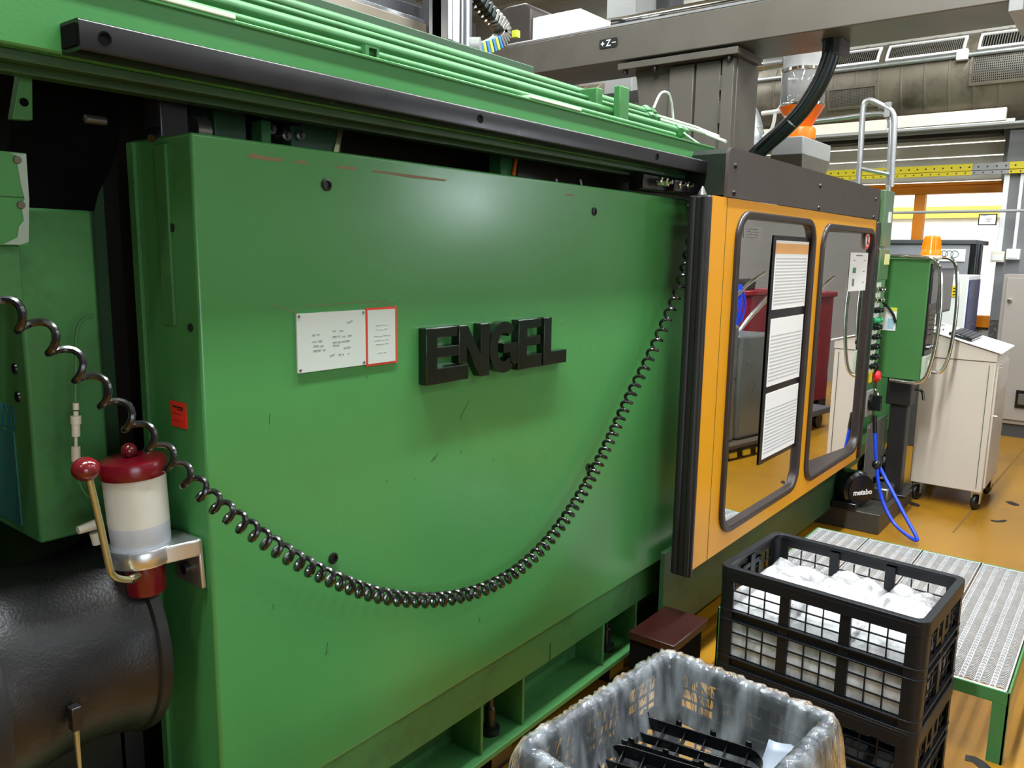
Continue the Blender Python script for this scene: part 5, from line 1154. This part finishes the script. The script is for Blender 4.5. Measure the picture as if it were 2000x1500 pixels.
# white bags of parts in the upper right crate: three bags side by side along y
def sines(seed, n, fmax):
    rnd = random.Random(seed); return [(rnd.uniform(0.6, 1.0), rnd.randint(2, fmax), rnd.uniform(0, 6.28)) for _ in range(n)]
def bag(loc, rz, x0, x1, y0, y1, zt, label, seed, tall):
    o = Vector(loc); t = thing('bag_of_parts', label, 'bag', loc, 'white bags in the upper crate')
    rnd = random.Random(seed)
    def blob(e, zmax, nu, amp, sd):
        mb = MB(); rn = random.Random(sd); S1 = [(rn.uniform(3, 9), rn.uniform(3, 9), rn.uniform(0, 6.28)) for _ in range(7)]
        nx, ny = nu, nu; vs = []; fs = []
        for i in range(nx+1):
            for j in range(ny+1):
                u, v = i/nx, j/ny
                edge = min(u, 1-u, v, 1-v)
                h = zmax*(1-max(0, 0.22-edge)*1.0)+amp*sum(math.sin(a*u*2+b*v*2+c) for a, b, c in S1)/4
                h += 0.5*amp*abs(math.sin(9*u+5*v+sd))
                vs.append((x0+e+(x1-x0-2*e)*u, y0+e+(y1-y0-2*e)*v, h))
        n1 = ny+1
        for i in range(nx):
            for j in range(ny): fs.append((i*n1+j, (i+1)*n1+j, (i+1)*n1+j+1, i*n1+j+1))
        per = [i*n1 for i in range(nx+1)]+[nx*n1+j for j in range(1, n1)]+[i*n1+ny for i in range(nx-1, -1, -1)]+[j for j in range(ny-1, 0, -1)]
        base = len(vs); 
        for p_ in per: vs.append((vs[p_][0], vs[p_][1], 0.018))
        for k in range(len(per)):
            k2 = (k+1) % len(per); fs.append((per[k], per[k2], base+k2, base+k))
        fs.append(tuple(base+k for k in range(len(per))))
        mb.add([Vector(v)+o for v in vs], fs); return mb
    blob(0.008, zt, 16, 0.006, seed).build('white_parts', 'whiteparts', t, ang=70)
    blob(0.002, zt+tall+0.012, 26, 0.020, seed+5).build('film', 'bag', t, ang=80)
    t.rotation_euler = (0, 0, rz); return t
lz0 = (C1[0], C1[1], HC+0.012)
bag(lz0, RZ1, -0.197, 0.197, 0.085, 0.278, 0.205, 'clear film bag of white parts nearest the door in the upper crate', 3, 0.030)
bag(lz0, RZ1, -0.197, 0.197, -0.092, 0.083, 0.232, 'middle film bag of white parts in the upper crate', 11, 0.022)
bag(lz0, RZ1, -0.197, 0.197, -0.278, -0.094, 0.235, 'film bag of white parts at the front right of the upper crate', 23, 0.020)
# film liner over the foreground crate
LN = thing('film_liner', 'crumpled clear plastic film liner hanging over the foreground crate', 'liner', (C2[0], C2[1], 0.306))
o = Vector((C2[0], C2[1], 0.306)); hx_, hy_ = 0.28, 0.215; HT = 0.315
per = []
NP = 360
def per_pt(t, off, rad):
    lo = rrect(-hx_-off, hx_+off, -hy_-off, hy_+off, max(0.012, rad+off), 10)
    # arclength sampling
    return lo
def loop_samples(off, rad, n):
    lo = per_pt(0, off, rad); lo = lo+[lo[0]]
    ls = [0]
    for a, b in zip(lo[:-1], lo[1:]): ls.append(ls[-1]+math.hypot(b[0]-a[0], b[1]-a[1]))
    out = []; k = 0
    for i in range(n):
        s = ls[-1]*i/n
        while ls[k+1] < s: k += 1
        t = (s-ls[k])/max(1e-9, ls[k+1]-ls[k]); out.append((lo[k][0]+(lo[k+1][0]-lo[k][0])*t, lo[k][1]+(lo[k+1][1]-lo[k][1])*t))
    return out
prof = [(0.040, -0.20), (0.036, -0.16), (0.032, -0.12), (0.028, -0.085), (0.024, -0.055), (0.020, -0.03), (0.014, -0.012), (0.006, 0.004), (-0.008, 0.008), (-0.022, 0.004), (-0.030, -0.012), (-0.034, -0.035), (-0.038, -0.06), (-0.043, -0.09), (-0.050, -0.12), (-0.058, -0.15), (-0.068, -0.18), (-0.080, -0.21), (-0.095, -0.235), (-0.12, -0.25)]
rn = random.Random(5)
folds = [(rn.randint(14, 46), rn.uniform(0, 6.28), rn.uniform(0.3, 1)) for _ in range(8)]
fine_f = [(rn.randint(60, 120), rn.uniform(0, 6.28), rn.uniform(0.3, 1)) for _ in range(6)]
vs = []; fs = []
for k, (off, dz) in enumerate(prof):
    rad = 0.03
    lo = loop_samples(off, rad, NP); d_edge = abs(dz)
    for i, (x, y) in enumerate(lo):
        a = 2*math.pi*i/NP
        wv = sum(w_*math.sin(f*a+ph+dz*6*math.sin(f)) for f, ph, w_ in folds)/3
        wf = sum(w_*math.sin(f*a+ph+dz*14*math.cos(f)) for f, ph, w_ in fine_f)/3
        amp = 0.0012+0.050*min(d_edge, 0.2)
        r_ = math.hypot(x, y); n_ = Vector((x/hx_, y/hy_)).normalized()
        dd = wv*amp+wf*0.0016
        if off < -0.025: dd = -abs(dd)*0.9+0.002
        elif off > 0.010: dd = abs(dd)*0.55
        zz = HT+dz+(0.003*wf+0.003*wv if abs(dz) < 0.02 else 0)+(0.012*wv if k == 0 else 0)
        vs.append(o+Vector((x+n_.x*dd, y+n_.y*dd, zz)))
for k in range(len(prof)-1):
    for i in range(NP): fs.append((k*NP+i, k*NP+(i+1) % NP, (k+1)*NP+(i+1) % NP, (k+1)*NP+i))
mb = MB(); mb.add(vs, fs); fl = mb.build('film', 'film', LN, ang=180)
LN.rotation_euler = (0, 0, RZ2)
# black moulded trims lying in the lined crate
def trim(loc, rz, tilt, label, seed):
    t = thing('moulded_trim', label, 'trim', loc, 'black moulded trims in the lined crate'); o = Vector(loc)
    Lh, Wd = 0.160, 0.048
    def add(mb, nm): mb.v = [v+o for v in mb.v]; return mb.build(nm, 'blackplastic', t, bevel=0.0008)
    f_ = MB(); f_.ring([Vector((a, b, 0)) for a, b in rrect(-Lh, Lh, -Wd, Wd, 0.044, 6)], [Vector((a, b, 0)) for a, b in rrect(-Lh+0.003, Lh-0.003, -Wd+0.003, Wd-0.003, 0.041, 6)], (0, 0, 0.034)); add(f_, 'outer_frame')
    g = MB()
    for k in range(6):
        x = -0.12+k*0.048; g.box(x-0.0015, x+0.0015, -Wd+0.003, Wd-0.003, 0.0, 0.022)
    g.box(-Lh+0.01, Lh-0.01, -0.002, 0.002, 0.0, 0.026); add(g, 'cross_webs')
    lipm = MB(); lipm.ring([Vector((a, b, 0.0)) for a, b in rrect(-Lh-0.006, Lh+0.006, -Wd-0.006, Wd+0.006, 0.050, 6)], [Vector((a, b, 0.0)) for a, b in rrect(-Lh, Lh, -Wd, Wd, 0.044, 6)], (0, 0, 0.003)); add(lipm, 'lip')
    for sgn in (-1, 1):
        for k in range(4):
            x = -0.12+k*0.08; c = MB(); c.box(x-0.007, x+0.007, sgn*Wd-0.0015, sgn*Wd+0.0015, 0.030, 0.046); c.box(x-0.007, x+0.007, sgn*Wd-0.0015, sgn*(Wd+0.005)+0.0015, 0.044, 0.047); add(c, 'clip')
    c = MB(); c.box(-Lh-0.012, -Lh+0.002, -0.012, 0.012, 0.008, 0.026); c.box(-Lh-0.012, -Lh-0.009, -0.004, 0.004, 0.026, 0.046); add(c, 'end_clip')
    t.rotation_euler = (tilt, 0, rz); return t
rb_ = math.radians(-81)
names = ['black slotted trim nearest the upper crate in the film-lined crate', 'second black slotted trim from the right stack in the lined crate', 'third black slotted trim from the right stack in the lined crate',
         'lower black trim showing between the first two in the lined crate', 'lower black trim showing between the second and third in the lined crate', 'lowest black trim under the left pair in the lined crate']
for i, (x, y, z, tl, dr) in enumerate([(1.56, 0.69, 0.480, 0.16, 0), (1.44, 0.675, 0.474, 0.18, 2), (1.32, 0.655, 0.470, 0.15, -2), (1.505, 0.665, 0.425, 0.05, 3), (1.39, 0.655, 0.421, 0.02, -3), (1.29, 0.65, 0.416, 0.0, 1)]):
    trim((x, y, z), rb_+math.radians(dr), tl, names[i], i)
# flat packing sheet in the lined crate
ps = thing('packing_sheet', 'pale blue-grey film sheet lying in the right corner of the lined crate', 'sheet', (1.64, 0.50, 0.42))
mb = MB(); vs = []; fs = []
for i in range(9):
    for j in range(9):
        u, v = i/8, j/8; vs.append((1.555+0.10*u+0.006*math.sin(4*v), 0.440+0.12*v-0.015*u, 0.455+0.085*u*u+0.004*math.sin(5*u+7*v)))
for i in range(8):
    for j in range(8): fs.append((i*9+j, (i+1)*9+j, (i+1)*9+j+1, i*9+j+1))
mb.add(vs, fs); so_ = mb.build('folded_sheet', mat('pale_blue_grey_sheet', (160, 170, 186), 0.35, var=0.05), ps, ang=80)
so_m = so_.modifiers.new('thick', 'SOLIDIFY'); so_m.thickness = 0.0015
# ================================================================== FLOOR MARKS
def mark(pts, label):
    mb = MB(); mb.prism([P(a, b, 'z', 0.0006) for a, b in pts], (0, 0, 0.0006)); o = mb.build('floor_mark', 'blackprint', smooth=False); return tag(o, label, 'floor mark', 'black marks on the yellow floor')
mark([(1963, 979), (1975, 979), (1990, 985), (1991, 988), (1982, 988), (1970, 984)], 'small black floor mark farthest away, right of the trolley')
mark([(1934, 1015), (1948, 1017), (1962, 1015), (1968, 1017), (1960, 1020), (1946, 1020), (1936, 1018)], 'small black floor mark by the picture edge, nearer than the other')
mark([(1886, 1474), (1905, 1478), (1922, 1487), (1935, 1499), (1938, 1515), (1915, 1515), (1912, 1500), (1900, 1489), (1884, 1485)], 'bent black floor mark beside the green platform leg')
mark([(1772, 978), (1790, 983), (1798, 987), (1793, 990), (1778, 986)], 'black floor mark in front of the trolley castor')
# ================================================================== AISLE SIDE, SEEN REFLECTED IN THE DOOR WINDOWS
t = thing('red_bin', 'large red plastic bin standing in the aisle opposite the door', 'bin', (8.05, -0.97, 0))
bn = MB(); bn.ring([Vector((a, b, 0.15)) for a, b in rrect(7.75, 8.35, -1.45, -0.5, 0.06, 4)], [Vector((a, b, 0.15)) for a, b in rrect(7.79, 8.31, -1.41, -0.54, 0.05, 4)], (0, 0, 1.05)); bn.box(7.79, 8.31, -1.41, -0.54, 0.15, 0.2)
bn.build('bin_shell', 'redbin', t)
bn = MB(); bn.ring([Vector((a, b, 1.2)) for a, b in rrect(7.72, 8.38, -1.48, -0.47, 0.07, 4)], [Vector((a, b, 1.2)) for a, b in rrect(7.80, 8.30, -1.40, -0.55, 0.05, 4)], (0, 0, 0.05)); bn.build('bin_rim', 'redbin', t, bevel=0.01)
MB().box(7.84, 8.26, -1.3, -0.65, 0.9, 1.35).build('black_contents', 'blackrubber', t, bevel=0.04)
for x in (7.80, 8.15): MB().box(x, x+0.15, -1.45, -0.5, 0, 0.15).build('runner', 'blackrubber', t)
t = thing('wrapped_pallet', 'dark film-wrapped pallet standing in the aisle opposite the door', 'pallet', (6.3, -0.45, 0))
for j in range(3): MB().box(5.2, 6.6, -0.83+j*0.40, -0.71+j*0.40, 0, 0.10).build('skid', 'woodpallet', t)
for j in range(5): MB().box(5.2, 6.6, -0.85+j*0.21, -0.71+j*0.21, 0.10, 0.125).build('board', 'woodpallet', t)
rn = random.Random(9)
for i in range(3):
    for j in range(2): MB().box(5.25+i*0.44, 5.67+i*0.44, -0.81+j*0.46, -0.38+j*0.46, 0.125, 0.85+0.25*rn.random()).build('wrapped_box', 'pallet', t, bevel=0.03, seg=3)
for i in range(7): MB().box(5.22+i*0.18, 5.32+i*0.18, 0.11, 0.115, 0.02, 0.06).build('tape_mark', 'tape', t)
t = thing('tube_cart', 'cart with bent chrome tube handles in the aisle opposite the door', 'cart', (7.2, -0.37, 0))
for j, y in enumerate((-0.55, -0.37, -0.19)): MB().tube(bezier([(6.80, y, 0.15), (6.80, y, 0.85), (6.84, y, 0.97), (7.3, y, 1.30), (7.58, y, 1.42)], 6), 0.014, 10).build('tube_handle', 'chrome', t)
MB().box(6.75, 7.62, -0.6, -0.14, 0.14, 0.20).build('deck', 'darkgrey', t, bevel=0.01)
for x in (6.85, 7.52):
    for y in (-0.52, -0.22): MB().lathe([(0.07, -0.02), (0.07, 0.02)], (x, y, 0.07), (0, 1, 0), 16).build('wheel', 'blackrubber', t)
bb = MB()
for i in range(9):
    y = -0.40+0.012*(i % 3); bb.tube(bezier([(7.25, y, 1.33), (7.23+0.01*i, y+0.02*math.sin(i), 1.15), (7.22+0.012*i, y, 0.98-0.02*(i % 4))], 5), 0.007, 6)
tag(bb.build('blue_cable_bunch', 'blue'), 'bunch of blue cables hanging on the chrome tube cart', 'cable')
t = thing('grey_side_machine', 'grey machine with a sloped hood across the aisle', 'machine', (6.5, -3.6, 0))
MB().box(3.6, 8.2, -4.6, -3.2, 0, 1.25).build('machine_base', 'darkgrey', t, bevel=0.02)
hm = MB(); hm.prism([Vector((4.2, a, b)) for a, b in [(-4.6, 1.25), (-3.25, 1.25), (-3.45, 1.75), (-4.0, 2.05), (-4.6, 2.05)]], (3.6, 0, 0)); hm.build('machine_hood', 'greysteel2', t, bevel=0.02)
MB().box(4.6, 5.6, -3.5, -3.3, 1.40, 1.66).build('hood_window', 'screen', t)
MB().box(6.2, 7.2, -3.22, -3.18, 0.3, 1.0).build('base_door', 'greysteel', t, bevel=0.01)
t = thing('highlight_lamp', 'bright lamp added on the hood across the aisle for the panel highlight', 'lamp', (7.25, -3.62, 2.05))  # unseen lamp added to make the soft highlight on the green panel
MB().box(6.92, 7.58, -3.72, -3.60, 2.06, 2.46).build('lamp_housing', 'darkgrey', t, bevel=0.01)
MB().box(6.95, 7.55, -3.601, -3.596, 2.09, 2.43).build('lamp_glass', 'lampglass', t, smooth=False)
MB().box(7.15, 7.35, -3.75, -3.60, 2.04, 2.06).build('lamp_foot', 'darkgrey', t)
